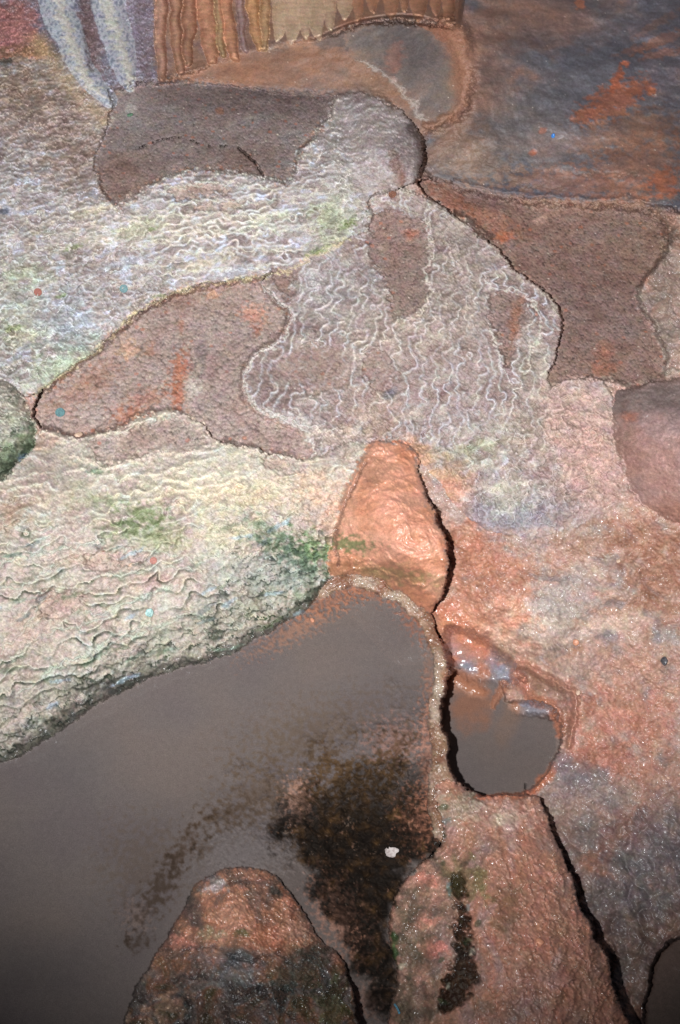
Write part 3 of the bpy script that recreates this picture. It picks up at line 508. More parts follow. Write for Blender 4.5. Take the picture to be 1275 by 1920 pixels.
# ---- stains: upper right wall
W1 = ['rock_wall']
for a in [(1130, 110, 190, 120, 0, (84, 84, 94), .7), (1080, 220, 90, 110, 20, (110, 106, 112), .5), (960, 230, 90, 90, 20, (100, 92, 90), .5), (900, 120, 40, 120, 5, (128, 90, 74), .5), (1000, 40, 120, 50, 0, (124, 88, 72), .55), (870, 270, 50, 40, 0, (134, 100, 78), .55), (1250, 60, 70, 160, 0, (78, 76, 86), .6)]:
    stain(*a[:5], a[5], a[6], .6, 26, .5, only=W1)
for a in [(1150, 190, 62, 28, -28, (144, 84, 62), .85), (1200, 165, 28, 14, -10, (144, 84, 62), .8), (1100, 215, 30, 16, -20, (144, 84, 62), .8), (1155, 150, 10, 24, 20, (150, 78, 52), .9), (1240, 75, 50, 10, -25, (130, 84, 64), .45), (1200, 90, 40, 7, -15, (130, 84, 64), .45), (1245, 100, 40, 8, -10, (134, 84, 62), .5), (1230, 45, 50, 8, -30, (116, 84, 70), .4),
          (1000, 286, 8, 6, 0, (176, 96, 66), .9), (1017, 245, 8, 6, 0, (172, 96, 64), .9), (1087, 8, 9, 10, 0, (160, 96, 70), .8), (1174, 120, 6, 6, 0, (170, 90, 60), .9), (1225, 170, 7, 6, 0, (160, 90, 60), .9)]:
    stain(*a[:5], a[5], a[6], .35, 60, .6, .55, .0015, only=W1)
for a in [(1180, 250, 90, 40, -10, (132, 92, 68), .55), (1190, 310, 90, 50, -10, (142, 96, 76), .55), (1080, 345, 150, 24, 4, (152, 102, 82), .6), (1245, 345, 30, 24, 0, (168, 92, 60), .7), (1000, 260, 90, 30, 0, (104, 96, 96), .4), (900, 310, 90, 30, 14, (132, 108, 92), .6)]:
    stain(*a[:5], a[5], a[6], .5, 60, .7, only=W1)
rims([[(940, 340), (1000, 350), (1060, 356)], [(900, 300), (930, 318), (980, 322)], [(1080, 330), (1140, 322), (1200, 330)]], 5, .003, (128, 106, 94), .4, W1)
# ---- ledge, bowl, curtain
stain(560, 70, 60, 24, 0, (168, 120, 88), .6, .5, 40, .4, only=['ledge']); stain(480, 140, 120, 22, 0, (168, 112, 82), .5, .6, 30, .4, only=['ledge'])
stain(560, 112, 110, 20, 0, (138, 96, 74), .6, .5, 40, .4, only=['ledge']); stain(640, 75, 60, 18, 0, (98, 84, 80), .8, .5, 40, .5, only=['ledge'])
stain(570, 176, 140, 12, 3, (104, 84, 82), .5, .6, 30, .4); stain(760, 90, 60, 50, 0, (78, 70, 72), .7, .6, 30, .4, only=['bowl']); stain(740, 110, 16, 30, 10, (146, 92, 76), .5, .5, 50, .5, only=['bowl'])
stain(700, 160, 50, 20, 20, (134, 96, 70), .6, .6, 40, .4, only=['ledge', 'bowl']); stain(790, 60, 60, 26, 10, (150, 92, 70), .6, .5, 40, .5, only=['curtain', 'ledge'])
stain(690, 45, 60, 14, 0, (164, 104, 80), .6, .5, 50, .5, only=['curtain', 'ledge', 'curtain_fold'])
# ---- streaked wall
W2 = ['streaked_wall']
stain(20, 60, 60, 60, 0, (176, 112, 104), .85, .5, 40, .5, only=W2); stain(70, 90, 24, 30, 20, (190, 140, 108), .6, .5, 50, .5, only=W2)
stain(255, 60, 30, 80, 0, (150, 140, 156), .6, .6, 40, .5, only=W2); stain(40, 100, 60, 14, 0, (150, 112, 74), .6, .5, 50, .5); stain(10, 118, 16, 8, 0, (60, 62, 60), .8, .4, 80, .5)
stain(170, 60, 14, 70, -8, (130, 104, 104), .7, .5, 60, .5, only=W2); stain(95, 60, 16, 60, -20, (96, 98, 116), .6, .5, 60, .6, only=W2)
stroke([(75, 80), (110, 130), (150, 190), (200, 225)], (14, 16, 16, 10), .002, (196, 166, 118), .5, soft=.8)
# ---- upper basin
B1 = ['upper_basin']
stain(240, 210, 46, 36, 0, (170, 158, 154), .4, .8, 20, .3, only=B1); stain(245, 205, 10, 9, 0, (186, 188, 180), .7, .4, 80, .3, only=B1); stain(300, 190, 80, 30, 0, (140, 124, 122), .4, .7, 20, .4, only=B1)
stain(480, 190, 180, 26, 4, (98, 80, 78), .6, .7, 20, .3, only=B1); stain(230, 330, 60, 40, 0, (138, 100, 84), .5, .7, 24, .4, only=B1)
stain(460, 300, 60, 26, 0, (118, 88, 76), .5, .6, 30, .5, only=B1); stain(412, 208, 8, 7, 0, (140, 96, 76), .8, .4, 80, .3, only=B1)
rz = np.random.RandomState(3)
cr = smooth_poly([(262, 277), (290, 265), (322, 258), (350, 258), (382, 273), (410, 275), (440, 272), (462, 290), (480, 305), (494, 330)], 2, False)
L_ = np.concatenate([[0], np.cumsum(np.hypot(*np.diff(cr, axis=0).T))])
q_ = 0.0
while q_ < L_[-1] - 6:
    solid_ = q_ > .72 * L_[-1]; ln_ = rz.uniform(9, 14) if solid_ else rz.uniform(2, 6)
    pt = [np.array([np.interp(v, L_, cr[:, 0]), np.interp(v, L_, cr[:, 1])]) + rz.uniform(-1.6, 1.6, 2) for v in (q_, q_ + ln_ / 2, q_ + ln_)]
    if solid_ or rz.rand() < .75: stroke(pt, 2.6 if solid_ else 2.0, -.04, None, raw=True, sm=0)
    q_ += ln_ + (0 if solid_ else rz.uniform(3, 11))
# ---- left terrace tints
LT = ['left_terrace']
for i in range(18):
    x, y = rz.uniform(-100, 680), rz.uniform(380, 680)
    stain(x, y, rz.uniform(20, 60), rz.uniform(7, 16), -14, [(166, 174, 140), (206, 192, 160), (180, 188, 204), (182, 188, 162)][i % 4], .45, .7, 70, .9, only=LT)
for a in [(625, 405, 34, 28, 0, (146, 160, 110), .6), (30, 580, 50, 90, 10, (158, 166, 142), .4), (130, 600, 50, 60, -40, (160, 172, 180), .45), (110, 690, 60, 30, -35, (150, 168, 140), .5), (300, 430, 200, 24, -6, (212, 198, 168), .25),
          (90, 220, 130, 70, 20, (152, 120, 104), .55), (140, 300, 50, 60, 0, (150, 124, 110), .5), (40, 160, 60, 40, 0, (138, 112, 90), .6), (640, 400, 30, 60, 0, (180, 178, 160), .4), (660, 300, 36, 80, 10, (168, 160, 152), .4)]:
    stain(*a[:5], a[5], a[6], .7, 45, .7, only=LT)
for i in range(16):
    x, y = rz.uniform(0, 660), rz.uniform(400, 690)
    stain(x, y, rz.uniform(8, 20), rz.uniform(3, 6), -15, (112, 126, 72), .7, .6, 110, 1.0, only=LT)
stain(6, 396, 12, 6, 0, (70, 76, 92), .8, .3, 80, .4)
# ---- mid basin
MB = ['mid_basin']
for a in [(338, 700, 17, 36, 8, (172, 98, 66), .85), (335, 745, 12, 22, 0, (176, 102, 70), .75), (270, 750, 46, 14, -20, (164, 108, 84), .55), (280, 655, 9, 14, 10, (160, 100, 74), .5), (340, 610, 6, 12, 0, (164, 104, 76), .5), (482, 622, 8, 10, 0, (164, 98, 68), .7), (240, 655, 20, 16, 0, (196, 158, 130), .7), (475, 590, 22, 16, 20, (196, 136, 112), .7), (240, 780, 26, 14, -10, (176, 104, 72), .6),
          (160, 725, 60, 24, -35, (158, 112, 90), .5), (398, 552, 12, 7, 0, (204, 160, 130), .9), (375, 660, 10, 30, 0, (124, 112, 116), .6), (430, 690, 60, 60, 0, (146, 124, 118), .5), (520, 740, 16, 12, -50, (176, 164, 158), .8), (320, 560, 90, 20, -10, (140, 106, 92), .5), (360, 730, 14, 20, 0, (188, 178, 166), .7), (530, 820, 40, 20, 20, (154, 132, 126), .5)]:
    stain(*a[:5], a[5], a[6], .6, 110, 1.0, only=MB)
# ---- centre slope tints
CS = ['centre_slope']
for a in [(780, 860, 30, 30, 0, (192, 136, 106), .8), (830, 930, 50, 60, 20, (198, 136, 104), .8), (850, 860, 60, 30, 0, (164, 166, 136), .3), (970, 810, 70, 40, -20, (178, 172, 144), .3), (960, 960, 90, 40, 0, (128, 132, 148), .55), (890, 840, 40, 12, -20, (140, 150, 112), .4), (950, 930, 40, 30, 0, (196, 190, 164), .5),
          (860, 430, 60, 60, 40, (150, 134, 124), .5), (1000, 690, 30, 60, 0, (170, 160, 140), .4), (770, 440, 12, 10, 0, (164, 92, 62), .7), (965, 600, 10, 40, 10, (160, 96, 66), .6), (590, 540, 30, 60, 10, (178, 172, 170), .4), (650, 560, 60, 60, 30, (172, 168, 168), .4), (640, 820, 60, 20, 0, (176, 156, 142), .6),
          (840, 560, 70, 90, -20, (166, 150, 136), .4), (730, 740, 12, 7, -35, (104, 110, 128), .8), (720, 620, 90, 60, 0, (180, 160, 142), .35), (700, 780, 50, 40, 0, (180, 148, 124), .4), (1050, 850, 80, 80, 0, (172, 146, 134), .5), (1110, 850, 50, 80, 0, (184, 148, 138), .6)]:
    stain(*a[:5], a[5], a[6], .7, 45, .7, only=CS)
for a in [(1080, 770, 70, 50, 20, (184, 152, 140), .8), (1100, 840, 60, 40, 30, (186, 150, 138), .7), (1130, 900, 70, 60, 0, (182, 146, 134), .7)]: stain(*a[:5], a[5], a[6], .6, 40, .4)
rims([[(1024, 765), (1030, 735), (1060, 714), (1110, 710), (1140, 720), (1165, 728)], [(1040, 780), (1080, 770), (1130, 780), (1150, 800)], [(1040, 750), (1080, 742), (1140, 755)], [(1030, 815), (1090, 805), (1150, 830)]], 6, .005, (192, 164, 152), .6)
# ---- right basin
for a in [(1135, 655, 20, 16, 0, (166, 100, 72), .7), (1130, 690, 24, 12, 0, (160, 96, 66), .6), (920, 410, 60, 18, 30, (158, 102, 78), .6), (945, 445, 14, 10, 0, (176, 96, 58), .8), (1045, 390, 60, 12, 5, (156, 120, 104), .5), (900, 375, 60, 14, 12, (108, 82, 78), .7), (1012, 412, 10, 8, 0, (186, 150, 134), .7), (1200, 470, 60, 60, 0, (128, 104, 86), .4), (1100, 520, 120, 60, 0, (112, 82, 76), .4), (1130, 600, 80, 60, 0, (120, 100, 98), .4), (845, 375, 40, 16, 30, (150, 88, 62), .6)]:
    stain(*a[:5], a[5], a[6], .6, 70, .7, only=['right_basin'])
stain(1255, 560, 40, 140, 0, (134, 116, 106), .7, .5, 30, .4, only=['cave_floor']); stain(1240, 480, 30, 60, 0, (128, 108, 98), .6, .5, 30, .4, only=['cave_floor'])
# ---- boulder and right slope
BO = ['boulder']
stain(1225, 750, 80, 30, -4, (126, 110, 106), .9, .5, 30, .3, .4, only=BO); stain(1160, 750, 24, 26, 0, (120, 104, 100), .8, .5, 30, .3, .4, only=BO); stain(1180, 830, 34, 60, 0, (146, 104, 90), .6, .5, 50, .5, only=BO)
stain(1240, 880, 60, 70, 0, (172, 130, 120), .6, .6, 30, .4, only=BO); stain(1180, 782, 14, 8, 0, (172, 98, 70), .6, .5, 60, .5, only=BO); stain(1240, 800, 50, 40, 0, (160, 132, 130), .6, .6, 30, .4, only=BO)
for a in [(1110, 1010, 60, 30, 0, (150, 110, 86), .6), (1230, 1080, 60, 80, 20, (150, 94, 66), .65), (1210, 1010, 70, 50, 0, (158, 102, 76), .5), (950, 1080, 50, 40, 0, (180, 120, 92), .7), (880, 1060, 40, 70, 0, (190, 130, 104), .7), (870, 1140, 40, 40, 0, (196, 128, 100), .7), (920, 1150, 60, 40, 20, (196, 146, 122), .7), (990, 1160, 60, 50, 20, (208, 180, 160), .7), (960, 1210, 50, 30, 30, (206, 166, 144), .7),
          (1060, 1130, 50, 60, -30, (160, 150, 146), .6), (1050, 1180, 50, 50, 0, (164, 148, 136), .6), (1110, 1240, 60, 50, 0, (180, 140, 124), .5), (1150, 1170, 70, 14, -12, (206, 178, 160), .7), (1180, 1340, 90, 50, 10, (188, 116, 94), .7), (1140, 1420, 90, 30, 10, (180, 108, 88), .7), (1210, 1260, 70, 50, 0, (178, 130, 110), .6), (1060, 1460, 50, 24, 20, (128, 116, 120), .7), (1100, 1480, 70, 30, 20, (132, 116, 114), .6),
          (1050, 1520, 40, 60, 0, (150, 122, 112), .5), (1240, 1450, 60, 60, 0, (170, 116, 94), .5), (1190, 1540, 50, 30, -50, (160, 94, 68), .6), (1130, 1600, 50, 20, -45, (158, 98, 74), .5), (1230, 1600, 70, 90, 0, (104, 98, 104), .6), (1150, 1700, 60, 60, 0, (104, 96, 98), .6), (1130, 1800, 30, 70, 0, (132, 88, 72), .6), (1180, 1780, 40, 60, 0, (100, 84, 78), .6), (1250, 1740, 60, 30, -30, (120, 84, 70), .5)]:
    stain(*a[:5], a[5], a[6], .6, 45, .8, only=['cave_floor'])
stain(920, 1080, 50, 110, -25, (176, 108, 80), .7, .5, 40, .7, only=['cave_floor'])
# ---- cone
CO = ['cone']
stain(700, 880, 26, 34, 10, (180, 128, 104), .75, .4, 50, .4, only=CO); stain(650, 950, 20, 60, 5, (198, 146, 120), .6, .5, 40, .4, only=CO); stain(750, 1080, 60, 14, 10, (128, 120, 74), .7, .9, 90, 1.0, only=CO); stain(700, 1075, 30, 10, 10, (140, 110, 66), .6, .6, 70, .6, only=CO)
stain(648, 1020, 44, 12, 6, (90, 112, 66), .8, .7, 120, 1.2, only=CO); stain(640, 1070, 30, 16, 0, (150, 100, 66), .7, .5, 60, .6, only=CO); stain(790, 1120, 40, 20, 40, (184, 112, 78), .7, .5, 50, .5, only=CO); stain(745, 990, 50, 70, 0, (212, 146, 122), .5, .7, 30, .4, only=CO)
rims([[(640, 1080), (670, 1066), (700, 1064), (740, 1086), (790, 1100)], [(625, 1045), (650, 1050), (690, 1050)]], 6, .005, (190, 128, 96), .4, CO)
# ---- lower terrace
LO = ['lower_terrace']
for a in [(540, 1030, 46, 20, 28, (84, 112, 82), .8), (590, 1040, 34, 26, 30, (84, 118, 66), .85), (500, 995, 44, 16, 35, (110, 130, 106), .65), (270, 970, 36, 22, 0, (104, 122, 72), .8), (255, 995, 50, 14, 0, (110, 126, 84), .6), (310, 1010, 40, 20, 0, (140, 144, 100), .6), (190, 940, 40, 10, 0, (140, 150, 108), .5), (180, 882, 18, 5, 0, (96, 124, 92), .7), (420, 1000, 60, 30, 0, (196, 186, 150), .4),
          (480, 1080, 80, 36, 0, (138, 144, 140), .5), (560, 1080, 40, 34, -30, (120, 136, 128), .5), (440, 1150, 110, 34, -22, (128, 128, 112), .6), (590, 1110, 34, 18, -30, (110, 124, 100), .6), (440, 920, 140, 30, 0, (214, 196, 156), .5), (350, 900, 120, 20, 0, (208, 200, 178), .4), (600, 920, 40, 40, 0, (204, 170, 148), .6), (620, 980, 20, 40, 0, (200, 156, 134), .6), (20, 960, 30, 30, 0, (150, 116, 92), .6),
          (170, 1050, 60, 16, 0, (178, 148, 132), .45), (60, 1180, 60, 30, -20, (178, 148, 132), .45), (300, 1085, 60, 14, -8, (180, 150, 136), .45), (110, 1130, 50, 16, -15, (180, 150, 134), .45), (120, 930, 60, 20, 0, (186, 168, 142), .4), (80, 830, 20, 14, 0, (176, 132, 114), .6), (640, 850, 30, 14, -20, (158, 140, 132), .8)]:
    stain(*a[:5], a[5], a[6], .8, 80 if a[5][1] > a[5][0] + 8 else 55, 1.25 if a[5][1] > a[5][0] + 8 else .8, only=LO)
for i in range(26):       # dark wet growth near the water line
    u = i / 59; px = 20 + u * 600; py = np.interp(px, [0, 190, 330, 480, 600, 640], [1430, 1312, 1255, 1200, 1118, 1092]) - rz.uniform(0, 1) ** 1.5 * 90
    stain(px + rz.uniform(-12, 12), py - 4, rz.uniform(14, 34), rz.uniform(3.5, 9), -28, [(44, 52, 50), (60, 66, 52), (84, 92, 92), (52, 50, 44)][i % 4], .45, .6, 110, .9, .35, only=LO)
stroke([(-20, 1438), (60, 1405), (120, 1365), (190, 1310), (260, 1275), (330, 1253), (400, 1235), (480, 1198), (560, 1148), (600, 1116), (630, 1096)], (20, 20, 18, 16, 15, 14), -.001, (48, 50, 44), .75, soft=.8, rough=.15, only=LO)
for i in range(46):
    stain(rz.uniform(-40, 600), rz.uniform(980, 1330), rz.uniform(10, 26), rz.uniform(2.5, 5), rz.uniform(-35, -5), [(110, 128, 112), (150, 170, 180), (96, 110, 84), (84, 100, 104)][i % 4], .6, .5, 100, .8, only=LO)
stroke([(684, 868), (655, 930), (634, 978), (628, 1030), (636, 1060)], 3, -.006, (120, 84, 70), .7)
NO = ['nose']
stain(6, 862, 60, 30, -30, (84, 104, 70), .75, .5, 60, .7, only=NO); stain(54, 835, 14, 34, 0, (76, 96, 70), .8, .5, 70, .7, only=NO); stain(0, 885, 60, 20, -30, (56, 66, 52), .8, .5, 70, .6, only=NO); stain(45, 860, 14, 9, 0, (96, 116, 136), .7, .4, 80, .6, only=NO)
# ---- pool bed: brown growth on the sunken lumps, orange and pale margins
def bedmask(poly, lo, hi, ns, nk, seed):
    xs = [p[0] for p in poly]; ys = [p[1] for p in poly]
    w = window(min(xs) - 150, min(ys) - 150, max(xs) + 150, max(ys) + 150)
    w.sd = samp(sdf_img(poly, 1), w.rs, w.rt)
    n = fbm(w.x * ns, w.y * ns, 5, seed, .62)
    return w, ss(lo, hi, w.sd + nk * n) * (ID[w.sl] == IDS.index('pool_bed'))
w, m = bedmask([(380, 1535), (420, 1500), (520, 1430), (620, 1370), (720, 1330), (812, 1330), (815, 1480), (836, 1580), (770, 1640), (700, 1700), (600, 1660), (560, 1600), (500, 1540), (440, 1530)], -30, 90, 18, 60, 300)
f1, f2, cid = worley(w.x / .017, w.y / .017, 303); lump = np.sqrt(np.clip(1 - f1 * f1 * 1.5, 0, 1))
g1, g2, gc = worley(w.x / .0075, w.y / .0075, 304)
ln = .004 * lump + .0022 * np.sqrt(np.clip(1 - g1 * g1 * 1.4, 0, 1)) + .002 * ridged(w.x * 60, w.y * 60, 3, 305)
D[w.sl] += m * (ln + .004 * fbm(w.x * 30, w.y * 30, 3, 306))
sp1 = ss(-.25, .45, fbm(w.x * 130, w.y * 130, 3, 307) - .9 * (lump - .6) + (m - .5) * 1.2)
COL[w.sl] = mix(COL[w.sl], ramp(fbm(w.x * 60, w.y * 60, 3, 308), [(64, 42, 18), (92, 66, 36), (76, 52, 26)]), m * sp1 * .9)
w, m2 = bedmask([(500, 1560), (560, 1480), (640, 1470), (700, 1440), (790, 1420), (815, 1500), (832, 1580), (770, 1635), (738, 1690), (730, 1740), (744, 1800), (750, 1850), (722, 1895), (688, 1880), (668, 1800), (640, 1735), (600, 1690), (560, 1610)], -22, 14, 26, 22, 310)
g1, g2, gc = worley(w.x / .009, w.y / .009, 304); f1, f2, cid = worley(w.x / .022, w.y / .022, 312)
D[w.sl] += m2 * (.005 * np.sqrt(np.clip(1 - g1 * g1 * 1.4, 0, 1)) + .005 * ridged(w.x * 40, w.y * 40, 3, 313))
dk = ramp(fbm(w.x * 45, w.y * 45, 4, 314), [(20, 11, 3), (32, 18, 5), (56, 36, 13), (92, 64, 32)], -.25, 1.1)
grn = ss(.25, .8, fbm(w.x * 190, w.y * 190, 3, 315) + .5 * ss(.25, .8, fbm(w.x * 24, w.y * 24, 2, 316)) - .32)
dk = mix(dk, ramp(gc * 2 - 1, [(96, 64, 44), (104, 90, 80), (128, 88, 68)], -1, 1), grn * .75)
COL[w.sl] = mix(COL[w.sl], dk, m2 * (.97 - .45 * ss(1560, 1430, w.rt)))
for a in [(300, 1665, 18, 60, 32, (62, 42, 24), .8), (345, 1590, 16, 40, 35, (72, 50, 32), .7), (255, 1765, 18, 12, -20, (60, 42, 26), .8), (380, 1590, 12, 16, 30, (74, 54, 36), .7), (270, 1620, 60, 60, 30, (88, 72, 58), .5), (430, 1530, 50, 20, -20, (74, 54, 34), .6), (490, 1490, 70, 40, -25, (84, 64, 44), .6), (600, 1360, 120, 40, -15, (92, 72, 54), .45), (560, 1400, 80, 30, -20, (96, 78, 60), .4)]:
    stain(*a[:5], a[5], a[6] * .85, .9, 110, 1.3, only=['pool_bed'])
for a in [(700, 1108, 90, 14, 8, (154, 92, 62), .6), (560, 1178, 70, 14, -28, (160, 112, 88), .55), (620, 1128, 60, 14, -20, (164, 104, 76), .6), (804, 1270, 9, 60, 0, (140, 98, 78), .4), (800, 1420, 12, 90, 0, (140, 92, 72), .6), (780, 1150, 20, 40, -30, (160, 92, 62), .6), (790, 1540, 30, 40, 0, (150, 96, 74), .5), (745, 1390, 40, 30, 0, (150, 110, 98), .5), (640, 1720, 30, 60, -25, (150, 104, 86), .45), (690, 1880, 20, 26, 0, (120, 92, 82), .6), (560, 1500, 20, 30, 0, (160, 118, 100), .5), (255, 1720, 20, 20, 0, (120, 100, 92), .5), (460, 1600, 60, 40, 0, (112, 104, 104), .5)]:
    stain(*a[:5], a[5], a[6], .9, 150, 1.4, relief=.003, only=['pool_bed'])
for a in [(130, 1430, 70, 70, 0, (96, 90, 90), .5), (60, 1820, 90, 60, 0, (78, 72, 72), .4), (200, 1300, 160, 10, -28, (120, 108, 104), .5)]: stain(*a[:5], a[5], a[6], 1, 20, .3, only=['pool_bed'])
# ---- small pool: orange mud shore and wet shelf, its grey painted as glare
stroke([(826, 1150), (850, 1175), (880, 1195), (905, 1225)], (30, 38, 34, 20), .006, (198, 122, 90), .8, soft=.9, rough=.16, only=['cave_floor', 'small_pool_bed'])
stroke([(850, 1272), (880, 1282), (905, 1300)], (18, 14, 9), .005, (180, 112, 78), .7, soft=.9, rough=.2)
stroke([(942, 1285), (930, 1302), (926, 1325)], (10, 8, 6), .006, (172, 112, 84), .7, rough=.15)
stroke([(975, 1275), (985, 1295), (1000, 1312), (1035, 1320), (1048, 1345), (1052, 1375)], (14, 13, 11, 11, 10, 8), .009, (190, 118, 90), .8, rough=.15)
stroke([(972, 1282), (966, 1262), (974, 1240), (1000, 1258), (1035, 1275), (1062, 1292), (1078, 1300), (1082, 1330), (1070, 1370), (1066, 1400)], (9, 9, 10, 10, 9, 9, 9, 8, 8, 6), .020, (184, 128, 106), .85, rough=.3)
stroke([(1000, 1275), (1040, 1292), (1062, 1320), (1058, 1372)], (12, 14, 10, 6), -.006, (150, 106, 88), .7)
stain(880, 1320, 34, 46, 0, (150, 98, 72), .75, .6, 30, .5, only=['small_pool_bed']); stain(960, 1330, 20, 60, 20, (132, 102, 84), .5, .7, 30, .4, only=['small_pool_bed']); stroke([(1040, 1440), (1020, 1462), (1004, 1482)], (9, 10, 6), .006, (192, 112, 76), .85, rough=.2); stroke([(890, 1494), (940, 1496), (1000, 1486)], 5, .004, (190, 104, 70), .8)
stroke([(985, 1470), (984, 1490)], 2.2, -.02, None, raw=True)
stroke([(1050, 1430), (1080, 1450), (1130, 1455)], (18, 22, 14), .008, (132, 120, 124), .7, soft=.7, rough=.15, only=['cave_floor'])
# ---- front mound details
FM = ['front_mound']
gm = [(846, 1640), (868, 1642), (878, 1740), (890, 1800), (894, 1838), (862, 1890), (822, 1902), (826, 1850), (850, 1810), (852, 1740)]
def t_gully(w):
    n = fbm(w.x * 90, w.y * 90, 3, 330); f1, f2, cid = worley(w.x / .007, w.y / .007, 331)
    return -.004 + .0065 * np.sqrt(np.clip(1 - f1 * f1 * 1.4, 0, 1)) + .002 * n, ramp(n, [(18, 11, 5), (32, 20, 10), (70, 48, 28)], -.4, 1.0), .06 + .08 * cid
patch(gm, t_gully, -.012, 6, 6, only=FM, amt=.95)
for a in [(810, 1555, 12, 9, 0, (206, 128, 106), .9), (800, 1650, 22, 10, 20, (206, 130, 110), .8), (795, 1728, 20, 14, 0, (214, 138, 118), .9), (812, 1780, 24, 16, 10, (210, 130, 112), .9), (785, 1860, 12, 30, 10, (190, 136, 124), .6), (1012, 1768, 7, 7, 0, (224, 156, 116), .9), (950, 1530, 60, 30, 0, (206, 170, 156), .5), (945, 1535, 30, 14, 0, (186, 172, 150), .5), (860, 1520, 40, 30, 0, (156, 148, 128), .6), (885, 1560, 30, 30, 0, (174, 128, 104), .5),
          (870, 1650, 40, 30, 40, (110, 100, 62), .6), (900, 1650, 14, 40, -20, (116, 104, 64), .6), (950, 1700, 26, 40, 10, (120, 88, 60), .6), (770, 1760, 34, 60, 0, (84, 82, 64), .55), (770, 1880, 40, 40, 0, (70, 78, 62), .5), (738, 1780, 8, 30, 0, (44, 84, 38), .85), (822, 1560, 14, 20, 0, (60, 72, 48), .7), (1090, 1800, 40, 90, -20, (150, 106, 88), .4), (1000, 1850, 60, 60, 0, (176, 128, 112), .4), (900, 1895, 50, 12, -20, (130, 104, 90), .6)]:
    stain(*a[:5], a[5], a[6], .4, 80, .7, relief=.001, only=FM)
for i in range(22):
    stain(rz.uniform(740, 900), rz.uniform(1480, 1910), rz.uniform(4, 12), rz.uniform(3, 7), rz.uniform(-60, 60), [(50, 70, 44), (112, 128, 124), (196, 188, 166), (66, 60, 44)][i % 4], .7, .4, 110, .8, .25, only=FM)
# ---- centre mound details
MD = ['mound']
for a in [(340, 1765, 20, 14, 10, (216, 142, 118), .8), (400, 1655, 24, 14, 10, (146, 156, 162), .6), (540, 1675, 20, 16, 30, (200, 128, 100), .7), (430, 1800, 60, 20, 0, (84, 96, 104), .4), (440, 1835, 40, 30, 0, (120, 132, 136), .3), (560, 1830, 40, 60, 30, (44, 58, 48), .6), (620, 1890, 30, 50, 10, (70, 76, 40), .6), (500, 1760, 40, 20, 20, (176, 100, 70), .6), (455, 1745, 14, 8, 0, (60, 84, 48), .7), (390, 1750, 20, 10, 0, (140, 150, 120), .5), (310, 1890, 40, 20, -20, (186, 150, 126), .5), (400, 1900, 60, 30, 0, (84, 64, 54), .5), (480, 1880, 40, 30, 0, (60, 56, 56), .5), (232, 1905, 14, 16, 0, (196, 160, 134), .7), (570, 1740, 30, 20, 30, (150, 124, 112), .4)]:
    stain(*a[:5], a[5], a[6], .5, 80, .9, .2, only=MD)
rims([[(340, 1790), (365, 1770), (400, 1775), (430, 1790), (470, 1800), (520, 1790), (560, 1810)], [(300, 1850), (340, 1830), (400, 1830), (440, 1860)], [(430, 1660), (455, 1650), (470, 1665)], [(480, 1850), (520, 1890), (560, 1910)]], 6, -.006, (56, 54, 54), .6, MD)
# dark moist corner
stroke([(1204, 1925), (1208, 1860), (1224, 1796), (1258, 1758), (1310, 1730)], (8, 8, 9, 8, 8), .006, (92, 66, 56), .6)
# wet mud shelf at the small pool's upper edge is glossier than the slope
RO[:] = np.clip(RO, .05, .95)
soft_ids = [i for i, n in enumerate(IDS) if n in ('pool_bed', 'small_pool_bed', 'corner_pool_bed')]; smooth_ids = [i for i, n in enumerate(IDS) if n in ('rock_wall', 'ledge', 'bowl', 'boulder', 'curtain', 'cone')]
jk = np.where(np.isin(ID, soft_ids), .12, np.where(np.isin(ID, smooth_ids), .6, 1)).astype(F4)
g0 = .17 * pn(PX * 300, PY * 300, 401) + .13 * pn(PX * 140, PY * 140, 402) + .09 * pn(PX * 60, PY * 60, 403)
for k_, sd_ in ((0, 411), (1, 421), (2, 431)):
    COL[..., k_] *= 1 + jk * (g0 + .045 * pn(PX * 110, PY * 110, sd_) + .055 * pn(PX * 42, PY * 42, sd_ + 1) + .05 * pn(PX * 240, PY * 240, sd_ + 2))

# ------------------------------------------------------------------ build the meshes
Zc = Z
Kd = (Zc - CAM_H) / dz
nrm = np.sqrt(dx * dx + dy * dy + dz * dz)
Kd = Kd - D / nrm
P = np.stack([dx * Kd, dy * Kd, CAM_H + dz * Kd], -1).astype(F4)
